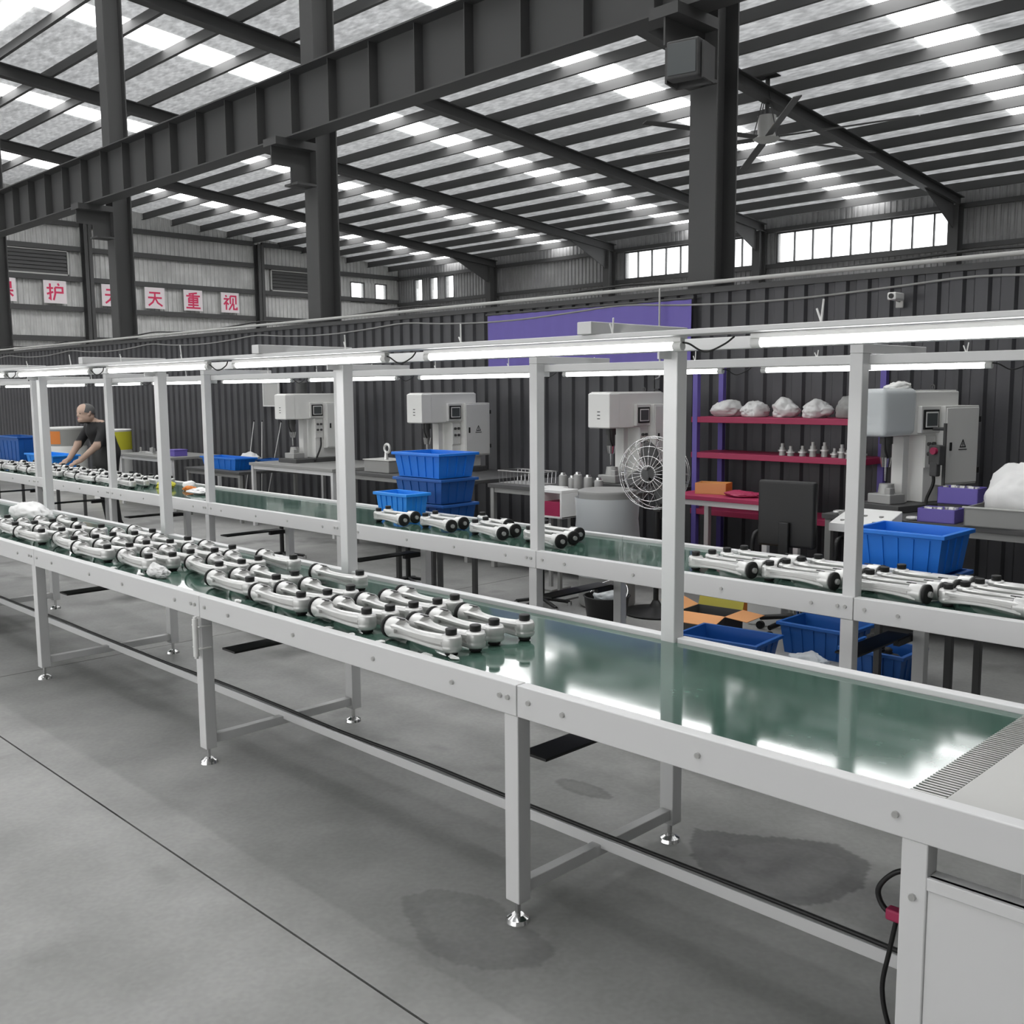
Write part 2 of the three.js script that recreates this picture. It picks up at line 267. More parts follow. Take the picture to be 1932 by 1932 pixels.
// ------------------------------------------------------------------ conveyors
const boltGeo = cyl(0.008, 0.009, 0.008, 0, 0, 0, 'z', 8);
const footGeo = merge([cyl(0.036, 0.04, 0.012, 0, 0.006, 0), cyl(0.02, 0.036, 0.01, 0, 0.017, 0), cyl(0.009, 0.009, 0.06, 0, 0.05, 0)]);
function conveyor(o) {
  const c = thing(o.name, o.label, 'conveyor');
  const { zf, zb, x0, x1, legs, posts } = o, T = 0.78, inZ = zf - 0.045, outZ = zb + 0.045;
  const cuts = [x1, ...legs.filter((x) => x < x1 - 0.3 && x > x0 + 0.3).map((x) => x + 0.03), x0];
  for (let i = 0; i + 1 < cuts.length; i++) {
    const a = cuts[i + 1] + 0.0015, b = cuts[i] - 0.0015;
    const f = part(c, 'front_rail', merge([rspan(a, b, T - 0.1, T, inZ, zf, 0.004), span(a, b, T - 0.1, T - 0.096, inZ - 0.02, inZ)]), M.rail);
    part(c, 'back_rail', rspan(a, b, T - 0.1, T, zb, outZ, 0.004), M.rail);
    const n = Math.max(1, Math.round((b - a) / 0.5));
    for (let k = 0; k < n; k++) { const m = part(f, 'bolt', boltGeo, M.alloy); m.position.set(a + (k + 0.5) * (b - a) / n + jit(0.05), T - 0.05, zf + 0.003); }
    for (const dx of [-0.035, -0.07]) { const m = part(f, 'bolt', boltGeo, M.alloy); m.position.set(b + dx, T - 0.045, zf + 0.003); }
    const m = part(f, 'bolt', boltGeo, M.alloy); m.position.set(a + 0.05, T - 0.045, zf + 0.003);
  }
  part(c, 'belt', span(x0, o.beltEnd, 0.757, 0.763, inZ - 0.006, outZ + 0.006), M.belt);
  part(c, 'belt_bed', span(x0, o.beltEnd, 0.735, 0.755, inZ, outZ), M.steelDark);
  part(c, 'return_belt', span(x0, o.beltEnd, 0.69, 0.695, inZ - 0.03, outZ + 0.03), M.belt);
  for (const x of legs) {
    const lf = part(c, 'leg', rspan(x - 0.03, x + 0.03, 0.07, T - 0.1, zf - 0.06, zf - 0.005, 0.004), M.rail);
    const ff = part(lf, 'foot', footGeo, M.chrome); ff.position.set(x, 0, zf - 0.03);
    const lb = part(c, 'leg', rspan(x - 0.03, x + 0.03, 0.07, T - 0.1, zb, zb + 0.055, 0.004), M.rail);
    const fb = part(lb, 'foot', footGeo, M.chrome); fb.position.set(x, 0, zb + 0.03);
    part(c, 'cross_brace', rspan(x - 0.02, x + 0.02, 0.09, 0.13, zb + 0.055, zf - 0.06, 0.003), M.rail);
    part(c, 'tool_tray', merge([rspan(x - 0.15, x - 0.035, 0.465, 0.475, zb + 0.06, zf - 0.2, 0.002), span(x - 0.06, x - 0.03, 0.44, 0.47, zb + 0.02, zb + 0.2)]), M.black, 'dark tray plate below the belt');
  }
  const zm = (zf + zb) / 2;
  part(c, 'floor_bar', rspan(x0, o.barEnd, 0.115, 0.155, zm - 0.02, zm + 0.02, 0.003), M.rail);
  part(c, 'air_line', tube(Array.from({ length: 24 }, (_, i) => [x0 + (o.barEnd - x0) * i / 23, 0.163 + jit(0.002), zm + 0.006 + jit(0.008)]), 0.008, 140, 6), M.black, 'black air line lying on the floor bar');
  // lamp gantry bolted to the line
  const pz = o.postZ, az = o.armEnd, top = o.postTop;
  for (const x of posts) {
    part(c, 'post', rspan(x - 0.03, x + 0.03, o.postBase, top, pz - 0.03, pz + 0.03, 0.004), M.rail);
    part(c, 'lamp_arm', rspan(x - 0.03, x + 0.03, top, top + 0.04, Math.min(pz - 0.03, az), Math.max(pz + 0.03, az), 0.003), M.rail);
    const w = part(c, 'gusset', span(x - 0.004, x + 0.004, top - 0.07, top, Math.min(pz, pz + (az > pz ? 0.1 : -0.1)), Math.max(pz, pz + (az > pz ? 0.1 : -0.1))), M.rail); w.userData.label = undefined;
  }
  const px = [x1, ...posts.filter((x) => x < x1 - 0.1), x0];
  part(c, 'tie_rail', rspan(x0, x1, top - 0.045, top - 0.005, pz + (az > pz ? 0.03 : -0.07), pz + (az > pz ? 0.07 : -0.03), 0.003), M.rail);
  const lz = o.lampZ;
  part(c, 'lamp_rail', merge([rspan(x0, x1, top - 0.016, top, lz - 0.05, lz + 0.05, 0.003)]), M.rail);
  for (let k = 0, x = x1 - 0.4; x > x0 && k < 22; x -= 0.72, k++) part(c, 'cable_tie', merge([bar([x, top + 0.002, lz], [x + 0.012, top + 0.055 + jit(0.02), lz + 0.012], 0.003, 5), bar([x, top + 0.002, lz], [x - 0.016, top + 0.03 + jit(0.01), lz - 0.004], 0.003, 5)]), M.white);
  return c;
}
const nearLegs = [-2.14, -4.12, -6.08, -8.04, -10.0, -11.96];
const near = conveyor({ name: 'assembly_conveyor', label: 'nearer white framed conveyor line with glossy green belt and tall lamp posts', zf: -2.115, zb: -2.98, x0: -13.4, x1: 1.2, beltEnd: -0.92, barEnd: -0.9, legs: nearLegs, posts: [-0.15, ...nearLegs], postZ: -2.95, postBase: 0.68, postTop: 1.845, armEnd: -2.46, lampZ: -2.53 });
const farPosts = [-2.01, -3.89, -5.75, -7.6, -9.47, -11.34, -13.2, -15.1];
const far = conveyor({ name: 'assembly_conveyor', label: 'farther white framed conveyor line in front of the machine tables', zf: -4.03, zb: -4.84, x0: -17.5, x1: 1.5, beltEnd: 1.4, barEnd: 1.4, legs: [-0.13, ...farPosts], posts: [-0.13, ...farPosts], postZ: -4.075, postBase: 0.69, postTop: 1.815, armEnd: -4.67, lampZ: -4.62 });
{ // drive end of the nearer line
  const zi = -2.16, zo = -2.935;
  part(near, 'comb_plate', span(-0.925, -0.8, 0.75, 0.759, zo, zi), M.alloy);
  for (let z = zo + 0.008; z < zi; z += 0.0155) part(near, 'comb_tooth', span(-0.925, -0.845, 0.759, 0.766, z, z + 0.007), M.alloy);
  part(near, 'end_plate', rspan(-0.845, 1.18, 0.752, 0.766, zo, zi, 0.003), M.paleBox);
  part(near, 'leg', rspan(-0.91, -0.85, 0.0, 0.68, -2.175, -2.12, 0.004), M.rail);
  part(near, 'leg', rspan(-0.91, -0.85, 0.0, 0.68, -2.98, -2.925, 0.004), M.rail);
  part(near, 'side_panel', merge([rspan(-0.85, 1.1, 0.03, 0.605, -2.14, -2.125, 0.003), rspan(-0.85, 1.1, 0.575, 0.605, -2.17, -2.118, 0.003)]), M.rail, 'white sheet side panel of the drive cabinet');
  part(near, 'back_panel', span(-0.85, 1.1, 0.03, 0.605, -2.97, -2.955), M.rail);
  part(near, 'drive_roller', cyl(0.03, 0.03, 0.76, -0.75, 0.7, -2.55, 'z', 16), M.steelDark);
  for (const y of [0.12, 0.55]) { const b = part(near, 'bolt', boltGeo, M.alloy); b.position.set(-0.88, y, -2.117); }
  part(near, 'power_cable', tube([[-0.93, 0.53, -2.3], [-1.0, 0.5, -2.3], [-1.04, 0.44, -2.3], [-1.02, 0.4, -2.3], [-0.985, 0.4, -2.3], [-0.95, 0.44, -2.3], [-0.94, 0.5, -2.3]], 0.007, 40), M.black);
  part(near, 'power_cable', tube([[-0.99, 0.39, -2.3], [-1.005, 0.3, -2.3], [-1.02, 0.19, -2.3], [-1.0, 0.1, -2.3], [-0.95, 0.008, -2.3]], 0.006, 30), M.black);
  part(near, 'plug', rbox(0.05, 0.03, 0.03, -0.99, 0.395, -2.3, 0.006), M.red, 'red cable plug');
  part(near, 'air_canister', merge([cyl(0.013, 0.013, 0.17, -4.105, 0.59, -2.1, 'y', 12), cyl(0.009, 0.009, 0.19, -4.105, 0.59, -2.1, 'y', 12)]), M.white, 'slim white tube tied to the leg');
  for (const y of [0.54, 0.64]) part(near, 'cable_tie', rbox(0.07, 0.006, 0.06, -4.115, y, -2.135, 0.002), M.white);
}
// lit tubes
function tubeLight(x0, len, y, z, label, group) {
  const t = thing('tube_light', label, 'lamp', [x0, y, z], 0, group);
  part(t, 'tube', cyl(0.0125, 0.0125, len - 0.06, len / 2, 0, 0, 'x', 14), M.tubeGlow);
  for (const x of [0.015, len - 0.015]) part(t, 'end_cap', cyl(0.0145, 0.0145, 0.03, x, 0, 0, 'x', 12), M.white);
  part(t, 'batten', rspan(0, len, 0.012, 0.026, -0.012, 0.012, 0.002), M.white);
  part(t, 'lead', tube([[len, 0.01, 0], [len + 0.03, 0.005, 0.01], [len + 0.08, -0.02, 0.0], [len + 0.14, 0.0, -0.01], [len + 0.18, 0.02, 0]], 0.003, 20, 5), M.black);
  const L = new THREE.RectAreaLight(0xffffff, TUBE, len - 0.08, 0.022); L.position.set(len / 2, -0.014, 0); L.rotation.x = -Math.PI / 2; L.name = 'tube_glow'; t.add(L);
}
for (let k = 0; k < 8; k++) tubeLight(-1.58 - 1.44 * k, 1.2, 1.8, -2.545, k === 0 ? 'lit white tube lamp above the bare end of the nearer belt' : `lit white tube lamp over the nearer line, ${ORD[k]} from the drive end`, 'tube lamps over the nearer line');
for (let k = 0; k < 10; k++) tubeLight(-2.83 - 1.385 * k, 1.15, 1.765, -4.655, k === 0 ? 'lit white tube lamp over the farther line, in front of the wrapped machine' : `lit white tube lamp over the farther line, ${ORD[k]} from the wrapped machine`, 'tube lamps over the farther line');

// ------------------------------------------------------------------ control arms on the belts
function makeArm(bow) {                                     // joint end at the origin, bushing end along +x, bowed to one side
  const g = new THREE.Group(), L = 0.3, n = 14, pos = [];
  const ctr = (t) => [L * t, 0.042 + 0.012 * Math.sin(Math.PI * t), bow * 0.045 * Math.sin(Math.PI * t ** 0.85)];
  const ring = (t) => {
    const [x, y, z] = ctr(t), [x2, , z2] = ctr(Math.min(1, t + 0.01)), [x1, , z1] = ctr(Math.max(0, t - 0.01)), l = Math.hypot(x2 - x1, z2 - z1), nx = -(z2 - z1) / l, nz = (x2 - x1) / l;
    const w = 0.03 - 0.012 * Math.sin(Math.PI * t) + 0.008 * Math.max(0, t - 0.75) / 0.25, h = 0.027 - 0.007 * Math.sin(Math.PI * t);
    return [[1, 0.75], [1, 0.34], [0.5, 0.22], [0.5, -0.22], [1, -0.34], [1, -0.8], [0.8, -1], [-0.8, -1], [-1, -0.8], [-1, -0.34], [-0.5, -0.22], [-0.5, 0.22], [-1, 0.34], [-1, 0.75], [-0.75, 1], [-0.35, 0.86], [0.35, 0.86], [0.75, 1]].map(([a, b]) => [x + nx * w * a, y + h * b, z + nz * w * a]);
  };
  const rs = Array.from({ length: n + 1 }, (_, i) => ring(i / n)), m = rs[0].length;
  const tri = (p, q, r) => pos.push(...p, ...q, ...r);
  for (let i = 0; i < n; i++) for (let k = 0; k < m; k++) { const k2 = (k + 1) % m, A = rs[i][k], B = rs[i + 1][k], C = rs[i][k2], D = rs[i + 1][k2]; tri(A, C, B); tri(C, D, B); }
  for (const e of [0, n]) for (let k = 1; k + 1 < m; k++) e ? tri(rs[e][0], rs[e][k], rs[e][k + 1]) : tri(rs[e][0], rs[e][k + 1], rs[e][k]);
  const body = new THREE.BufferGeometry(); body.setAttribute('position', new THREE.Float32BufferAttribute(pos, 3)); body.computeVertexNormals();
  body.setAttribute('uv', new THREE.Float32BufferAttribute(new Float32Array(pos.length / 3 * 2), 2));
  part(g, 'body', body, M.cast);
  part(g, 'joint_housing', lathe([[0, 0.014], [0.026, 0.014], [0.036, 0.022], [0.037, 0.034], [0.034, 0.038], [0.037, 0.042], [0.037, 0.064], [0.032, 0.074], [0, 0.076]], 16), M.cast);
  part(g, 'cap', lathe([[0, 0.075], [0.02, 0.075], [0.021, 0.094], [0.018, 0.097], [0, 0.097]], 14), M.black, 'black plastic dust cap');
  part(g, 'ball_stud', lathe([[0, 0], [0.016, 0], [0.023, 0.006], [0.023, 0.014], [0, 0.014]], 12), M.rubber, 'black rubber stud boot');
  const b = part(g, 'bushing', new THREE.LatheGeometry([[0, -0.034], [0.036, -0.034], [0.04, -0.028], [0.041, 0.02], [0.037, 0.03], [0, 0.03]].map(([x, y]) => new THREE.Vector2(x, y)), 18).rotateZ(-Math.PI / 2).translate(L + 0.01, 0.046, 0), M.cast);
  part(b, 'rubber_ring', new THREE.LatheGeometry([[0, 0.03], [0.034, 0.03], [0.042, 0.034], [0.042, 0.044], [0.034, 0.048], [0, 0.048]].map(([x, y]) => new THREE.Vector2(x, y)), 18).rotateZ(-Math.PI / 2).translate(L + 0.01, 0.046, 0), M.rubber);
  part(b, 'pin', cyl(0.013, 0.013, 0.014, L + 0.063, 0.046, 0, 'x', 10), M.castDark);
  part(g, 'slot', rbox(0.045, 0.004, 0.01, L - 0.02, 0.085, bow * 0.004, 0.002), M.black);
  return g;
}
const armKinds = { '-1': makeArm(-1), 1: makeArm(1) };
function placeArm(x, z, turn, label, group, bow = 1) { const a = armKinds[bow].clone(); a.name = numbered('suspension_link'); a.position.set(x, 0.7632, z); a.rotation.set(0, turn, 0); a.userData = { label, category: 'car part', group }; scene.add(a); }
// nearer belt: joint cap end towards the drive end, bushing end away
const nearRows = [
  [[-2.56, -2.25], [-2.54, -2.345], [-2.56, -2.455], [-2.53, -2.58]],
  [[-3.04, -2.25], [-3.02, -2.345], [-3.0, -2.445], [-2.98, -2.55], [-2.99, -2.65]],
  [[-3.49, -2.255], [-3.455, -2.36], [-3.46, -2.48]],
  [[-3.95, -2.29], [-3.91, -2.4], [-3.93, -2.51], [-3.72, -2.72]],
  [[-4.42, -2.4], [-4.4, -2.51], [-4.43, -2.62], [-4.33, -2.76]],
  [[-4.9, -2.27], [-4.86, -2.38], [-4.88, -2.49], [-4.83, -2.6], [-4.86, -2.72]],
  [[-5.37, -2.26], [-5.34, -2.37], [-5.37, -2.48], [-5.31, -2.59], [-5.34, -2.71]],
  [[-5.84, -2.27], [-5.81, -2.38], [-5.83, -2.49], [-5.78, -2.6], [-5.8, -2.72]],
  [[-6.31, -2.26], [-6.28, -2.37], [-6.31, -2.48], [-6.25, -2.6]],
  [[-6.78, -2.27], [-6.75, -2.38], [-6.77, -2.5], [-6.72, -2.62]],
  [[-7.25, -2.26], [-7.22, -2.37]],
];
const rowTurn = nearRows.map((_, r) => (r > 2 ? jit(0.14) : jit(0.03)));
nearRows.forEach((row, r) => row.forEach(([x, z], k) => placeArm(x, z, Math.PI + rowTurn[r] + jit(0.02) - 0.03, `silver control arm, ${ORD[k]} from front rail, ${ORD[r]} row from the bare belt`, 'control arms on the nearer belt', -1)));
const farRows = [-1.65, -2.07, -2.49, -2.91].map((x) => [[x, -4.205], [x + 0.03, -4.305], [x + 0.05, -4.41], [x + 0.075, -4.53]]);
farRows.forEach((row, r) => row.forEach(([x, z], k) => placeArm(x, z, -0.1 + jit(0.015), `silver control arm, farther belt, ${ORD[k]} from rail in ${ORD[r]} cluster before the blue crate`, 'control arms near the blue crate')));
[[-4.2, -4.33, -0.25], [-4.24, -4.46, -0.2], [-4.32, -4.6, -0.2], [-4.68, -4.33, -0.25], [-4.72, -4.46, -0.2], [-4.92, -4.62, -0.25], [-5.17, -4.33, -0.2], [-5.22, -4.46, -0.15], [-5.64, -4.3, -0.15], [-5.7, -4.43, -0.1]].forEach(([x, z, t], k) => placeArm(x, z, t, `silver control arm before the crate stack, ${ORD[k]} from the wide gap`, 'control arms before the crate stack'));
for (let r = 0; r < 9; r++) for (let k = 0; k < 4; k++) placeArm(-9.4 - r * 0.45 + jit(0.02), -4.24 - k * 0.13 + jit(0.008), Math.PI + (r % 3 - 1) * 0.08 + jit(0.02), `silver control arm by the worker, ${ORD[k]} from rail, ${ORD[r]} row past yellow glove`, 'control arms before the worker', -1);

// ------------------------------------------------------------------ containers, bags, furniture builders
const crateCache = new Map();
function crateParts(w, d, h, m, rimM) {
  const key = [w, d, h, m.uuid].join(); if (!crateCache.has(key)) {
    const t = 0.006, tp = (g) => { const p = g.attributes.position; for (let i = 0; i < p.count; i++) { const s = 0.88 + 0.12 * p.getY(i) / h; p.setX(i, p.getX(i) * s); p.setZ(i, p.getZ(i) * s); } g.computeVertexNormals(); return g; };
    const W = w / 2, D = d / 2, ribs = [];
    for (let i = -2; i <= 2; i++) { ribs.push(tp(box(0.012, h * 0.8, 0.008, i * w / 5.5, h * 0.45, D + 0.003)), tp(box(0.012, h * 0.8, 0.008, i * w / 5.5, h * 0.45, -D - 0.003))); if (Math.abs(i) < 2) ribs.push(tp(box(0.008, h * 0.8, 0.012, W + 0.003, h * 0.45, i * d / 4)), tp(box(0.008, h * 0.8, 0.012, -W - 0.003, h * 0.45, i * d / 4))); }
    crateCache.set(key, {
      body: tp(merge([span(-W, W, 0, h, D - t, D), span(-W, W, 0, h, -D, -D + t), span(-W, -W + t, 0, h, -D + t, D - t), span(W - t, W, 0, h, -D + t, D - t), span(-W + t, W - t, 0, t, -D + t, D - t)])),
      rim: merge([rspan(-W - 0.018, W + 0.018, h - 0.022, h, D - 0.004, D + 0.018, 0.004), rspan(-W - 0.018, W + 0.018, h - 0.022, h, -D - 0.018, -D + 0.004, 0.004), rspan(-W - 0.018, -W + 0.004, h - 0.022, h, -D, D, 0.004), rspan(W - 0.004, W + 0.018, h - 0.022, h, -D, D, 0.004)]),
      ribs,
    });
  }
  return crateCache.get(key);
}
function crate(label, w, d, h, m, pos, turn = 0, group) { const c = thing('plastic_crate', label, 'crate', pos, turn, group), q = crateParts(w, d, h, m); part(c, 'body', q.body, m); part(c, 'rim', q.rim, m); for (const r of q.ribs) part(c, 'rib', r, m); return c; }
const n3 = (x, y, z, f, sd) => (vnoise(x * f + 40, y * f + 40, 512, sd) + vnoise(y * f + 70, z * f + 40, 512, sd + 3) + vnoise(z * f + 90, x * f + 60, 512, sd + 5)) / 3;
function blob(rx, ry, rz, s, crumple = 0.3) {             // a crumpled bag resting on y = 0
  const g0 = new THREE.IcosahedronGeometry(1, 9); g0.deleteAttribute('normal'); g0.deleteAttribute('uv'); const g = mergeVertices(g0), p = g.attributes.position;
  for (let i = 0; i < p.count; i++) {
    const x = p.getX(i), y = p.getY(i), z = p.getZ(i);
    const k = 1 + crumple * ((n3(x, y, z, 1.6, s) - 0.5) * 2.4 - Math.abs(n3(x, y, z, 4.5, s + 7) - 0.5) * 1.6 - Math.abs(n3(x, y, z, 9, s + 13) - 0.5) * 0.9 + 0.2);
    p.setXYZ(i, x * rx * k, Math.max(0, (y * k * 0.6 + 0.4) * 1.25 * ry * (1 + crumple * (n3(x, y, z, 3, s + 21) - 0.5) * 1.5)), z * rz * k);
  }
  g.computeVertexNormals(); g.setAttribute('uv', new THREE.Float32BufferAttribute(new Float32Array(p.count * 2), 2)); return norm(g);
}
function bag(label, r, pos, m = M.bag, s = 1, crumple = 0.3, turn = 0) { const o = mesh(blob(...r, s, crumple), m); o.name = numbered('plastic_bag'); o.position.set(...pos); o.rotation.y = turn; scene.add(o); return tag(o, label, 'bag'); }
function bench(label, x0, x1, z0, z1, h, topM, legM, shelf) {
  const t = thing('workbench', label, 'table', [(x0 + x1) / 2, 0, (z0 + z1) / 2]), W = (x1 - x0) / 2, D = (z1 - z0) / 2;
  part(t, 'top', rspan(-W, W, h - 0.035, h, -D, D, 0.004), topM);
  for (const sx of [-1, 1]) for (const sz of [-1, 1]) part(t, 'leg', rbox(0.045, h - 0.035, 0.045, sx * (W - 0.04), (h - 0.035) / 2, sz * (D - 0.04), 0.003), legM);
  for (const sz of [-1, 1]) part(t, 'apron', span(-W + 0.06, W - 0.06, h - 0.08, h - 0.035, sz * (D - 0.04) - 0.012, sz * (D - 0.04) + 0.012), legM);
  if (shelf) part(t, 'shelf', span(-W + 0.03, W - 0.03, 0.2, 0.22, -D + 0.03, D - 0.03), topM);
  return t;
}

// ------------------------------------------------------------------ drilling machines
const TB = 0.8;                                            // bench height
function triangleSign() { const s = new THREE.Shape(); s.moveTo(-0.035, 0); s.lineTo(0.035, 0); s.lineTo(0, 0.06); s.closePath(); const h = new THREE.Path(); h.moveTo(-0.024, 0.007); h.lineTo(0, 0.047); h.lineTo(0.024, 0.007); h.closePath(); s.holes.push(h); return merge([new THREE.ExtrudeGeometry(s, { depth: 0.002, bevelEnabled: false }), box(0.006, 0.018, 0.002, 0, 0.024, 0.001), box(0.006, 0.005, 0.002, 0, 0.011, 0.001), box(0.09, 0.006, 0.002, 0, -0.015, 0.001)]).rotateY(Math.PI / 2); }
function machine(label, x, z, turn, o = {}) {
  const m = thing('drilling_machine', label, 'machine', [x, TB, z], turn), w = 0.12;
  part(m, 'base', rspan(-0.2, 0.2, 0, 0.05, -0.42, 0.36, 0.006), M.steelDark);
  part(m, 'column', rspan(-w, w, 0.05, 0.55, -0.4, 0.02, 0.008), M.machine);
  part(m, 'guide_post', rspan(-0.05, 0.05, 0.05, 0.53, 0.09, 0.15, 0.004), M.machineSide);
  const h = part(m, 'head', merge([rspan(-w, w, 0.535, 0.845, -0.34, 0.43, 0.01), rspan(-w + 0.01, w - 0.01, 0.845, 0.852, -0.32, 0.41, 0.003)]), M.machine);
  part(h, 'front_cover', rspan(-w - 0.003, w + 0.003, 0.54, 0.838, 0.3, 0.438, 0.008), M.machine);
  for (const y of [0.62, 0.65, 0.68]) part(h, 'button', rbox(0.03, 0.008, 0.006, 0, y, 0.439, 0.002), M.steelDark);
  part(h, 'eye_bolt', new THREE.TorusGeometry(0.018, 0.005, 8, 14).translate(0, 0.872, -0.2), M.steelDark);
  const d = part(m, 'cabinet', rspan(-w, w + 0.075, 0.17, 0.74, -0.47, -0.1, 0.006), M.machineSide);
  part(d, 'door', rspan(w + 0.075, w + 0.083, 0.185, 0.725, -0.46, -0.11, 0.004), M.machine);
  part(d, 'hinge', merge([span(w + 0.08, w + 0.09, 0.62, 0.66, -0.474, -0.458), span(w + 0.08, w + 0.09, 0.25, 0.29, -0.474, -0.458)]), M.black);
  part(d, 'latch', rspan(w + 0.083, w + 0.092, 0.42, 0.48, -0.165, -0.145, 0.003), M.black);
  part(d, 'warning_sign', triangleSign().translate(w + 0.084, 0.44, -0.29), M.black, 'black warning triangle print');
  const s = part(m, 'control_panel', rspan(w, w + 0.035, 0.55, 0.74, -0.1, 0.1, 0.005), M.machineSide);
  part(s, 'screen_frame', rspan(w + 0.035, w + 0.047, 0.575, 0.715, -0.075, 0.085, 0.004), M.black);
  part(s, 'bezel', rspan(w + 0.047, w + 0.05, 0.59, 0.7, -0.06, 0.07, 0.002), M.white);
  part(s, 'screen', span(w + 0.05, w + 0.052, 0.6, 0.69, -0.05, 0.06), M.screen, 'grey touch screen');
  part(m, 'button_panel', rspan(w, w + 0.012, 0.3, 0.53, -0.09, 0.02, 0.003), M.machineSide);
  for (const [y, z] of [[0.47, -0.06], [0.47, -0.01], [0.4, -0.06], [0.4, -0.01]]) part(m, 'switch', cyl(0.014, 0.014, 0.02, w + 0.02, y, z, 'x', 10), M.steelDark);
  const q = part(m, 'spindle', merge([cyl(0.045, 0.045, 0.06, 0, 0.505, 0.27), cyl(0.032, 0.036, 0.1, 0, 0.43, 0.27)]), M.steelDark);
  part(q, 'chuck', merge([cyl(0.042, 0.03, 0.07, 0, 0.345, 0.27), cyl(0.008, 0.005, 0.1, 0, 0.26, 0.27)]), M.chrome);
  part(m, 'lamp_stem', tube([[0.06, 0.535, 0.36], [0.07, 0.44, 0.36], [0.07, 0.38, 0.33]], 0.008, 12), M.black);
  part(m, 'work_fixture', merge([rbox(0.2, 0.07, 0.16, 0, 0.085, 0.25, 0.008), cyl(0.05, 0.06, 0.07, 0, 0.155, 0.25), rbox(0.05, 0.05, 0.05, 0.06, 0.14, 0.29, 0.006)]), M.castDark);
  if (o.motor) part(m, 'motor', merge([cyl(0.07, 0.07, 0.14, 0.0, 0.92, 0.12), cyl(0.05, 0.07, 0.02, 0, 1.0, 0.12), span(-0.06, 0.06, 0.85, 1.1, -0.14, -0.05)]), M.steelDark);
  if (o.stalk) part(m, 'stalk', merge([cyl(0.006, 0.006, 0.24, 0.02, 0.96, -0.33), rbox(0.12, 0.02, 0.06, 0.02, 0.75, -0.3, 0.004), rbox(0.05, 0.015, 0.03, 0.06, 0.87, -0.32, 0.003)]), M.black);
  if (o.cable) part(m, 'conduit', tube([[w + 0.02, 0.3, -0.05], [w + 0.06, 0.2, -0.02], [w + 0.04, 0.08, 0.02], [w + 0.1, 0.02, 0.1]], 0.012, 24), M.black);
  return m;
}
const m1 = machine('pale drilling machine with clear wrap over its head, beside the purple trays', -3.14, -7.22, -0.27, { cable: 1 });
{ // pendant on the wrapped machine
  part(m1, 'pendant_arm', merge([cyl(0.012, 0.012, 0.62, 0.26, 0.31, -0.02), cyl(0.012, 0.012, 0.1, 0.21, 0.58, -0.02, 'x')]), M.steelDark);
  part(m1, 'pendant', merge([rbox(0.09, 0.14, 0.06, 0.25, 0.4, 0.05, 0.01), rbox(0.06, 0.1, 0.05, 0.25, 0.3, 0.06, 0.01)]), M.steelDark);
  part(m1, 'stop_button', cyl(0.025, 0.025, 0.03, 0.26, 0.43, 0.09, 'z', 14), M.red, 'red stop button');
  const wrap = new RoundedBoxGeometry(0.29, 0.33, 0.34, 8, 0.04), wp = wrap.attributes.position; for (let i = 0; i < wp.count; i++) { const q = 1 + 0.16 * (n3(wp.getX(i) * 8, wp.getY(i) * 8, wp.getZ(i) * 8, 3, 5) - 0.4); wp.setXYZ(i, wp.getX(i) * q, wp.getY(i) * q, wp.getZ(i) * q); } wrap.computeVertexNormals(); part(m1, 'wrap', wrap.translate(0, 0.7, 0.3), M.clear, 'loose clear plastic wrap');
  part(m1, 'rag_heap', blob(0.1, 0.05, 0.09, 83, 0.4).translate(-0.02, 0.85, 0.15), M.white);
}
machine('pale drilling machine behind the caged fan, below the purple banner', -5.73, -7.22, 0, { stalk: 1 });
machine('pale drilling machine behind the tall stack of blue crates', -8.25, -7.22, 0, {});
machine('pale drilling machine with dark motor on top beside the white notice board', -10.83, -7.22, 0, { motor: 1, cable: 1 });
bench('dark steel bench carrying the wrapped drilling machine', -3.45, -1.7, -7.72, -6.5, TB, M.steelDark, M.tray, true);
bench('dark bench carrying the drilling machine behind the caged fan', -6.9, -5.27, -7.72, -6.55, TB, M.steelDark, M.tray, true);
bench('dark bench carrying the drilling machine behind the crate stack', -9.1, -7.2, -7.72, -6.55, TB, M.steelDark, M.tray, true);
bench('bench with white steel legs carrying the machine with a motor', -11.3, -9.5, -7.72, -6.6, TB, M.tray, M.rail, false);
bench('low bench holding the long blue crate and white heap', -13.0, -11.55, -7.5, -6.6, 0.66, M.steelDark, M.tray, false);
bench('light framed table with small parts and a purple box', -15.1, -13.4, -7.4, -6.6, 0.77, M.tray, M.rail, false);

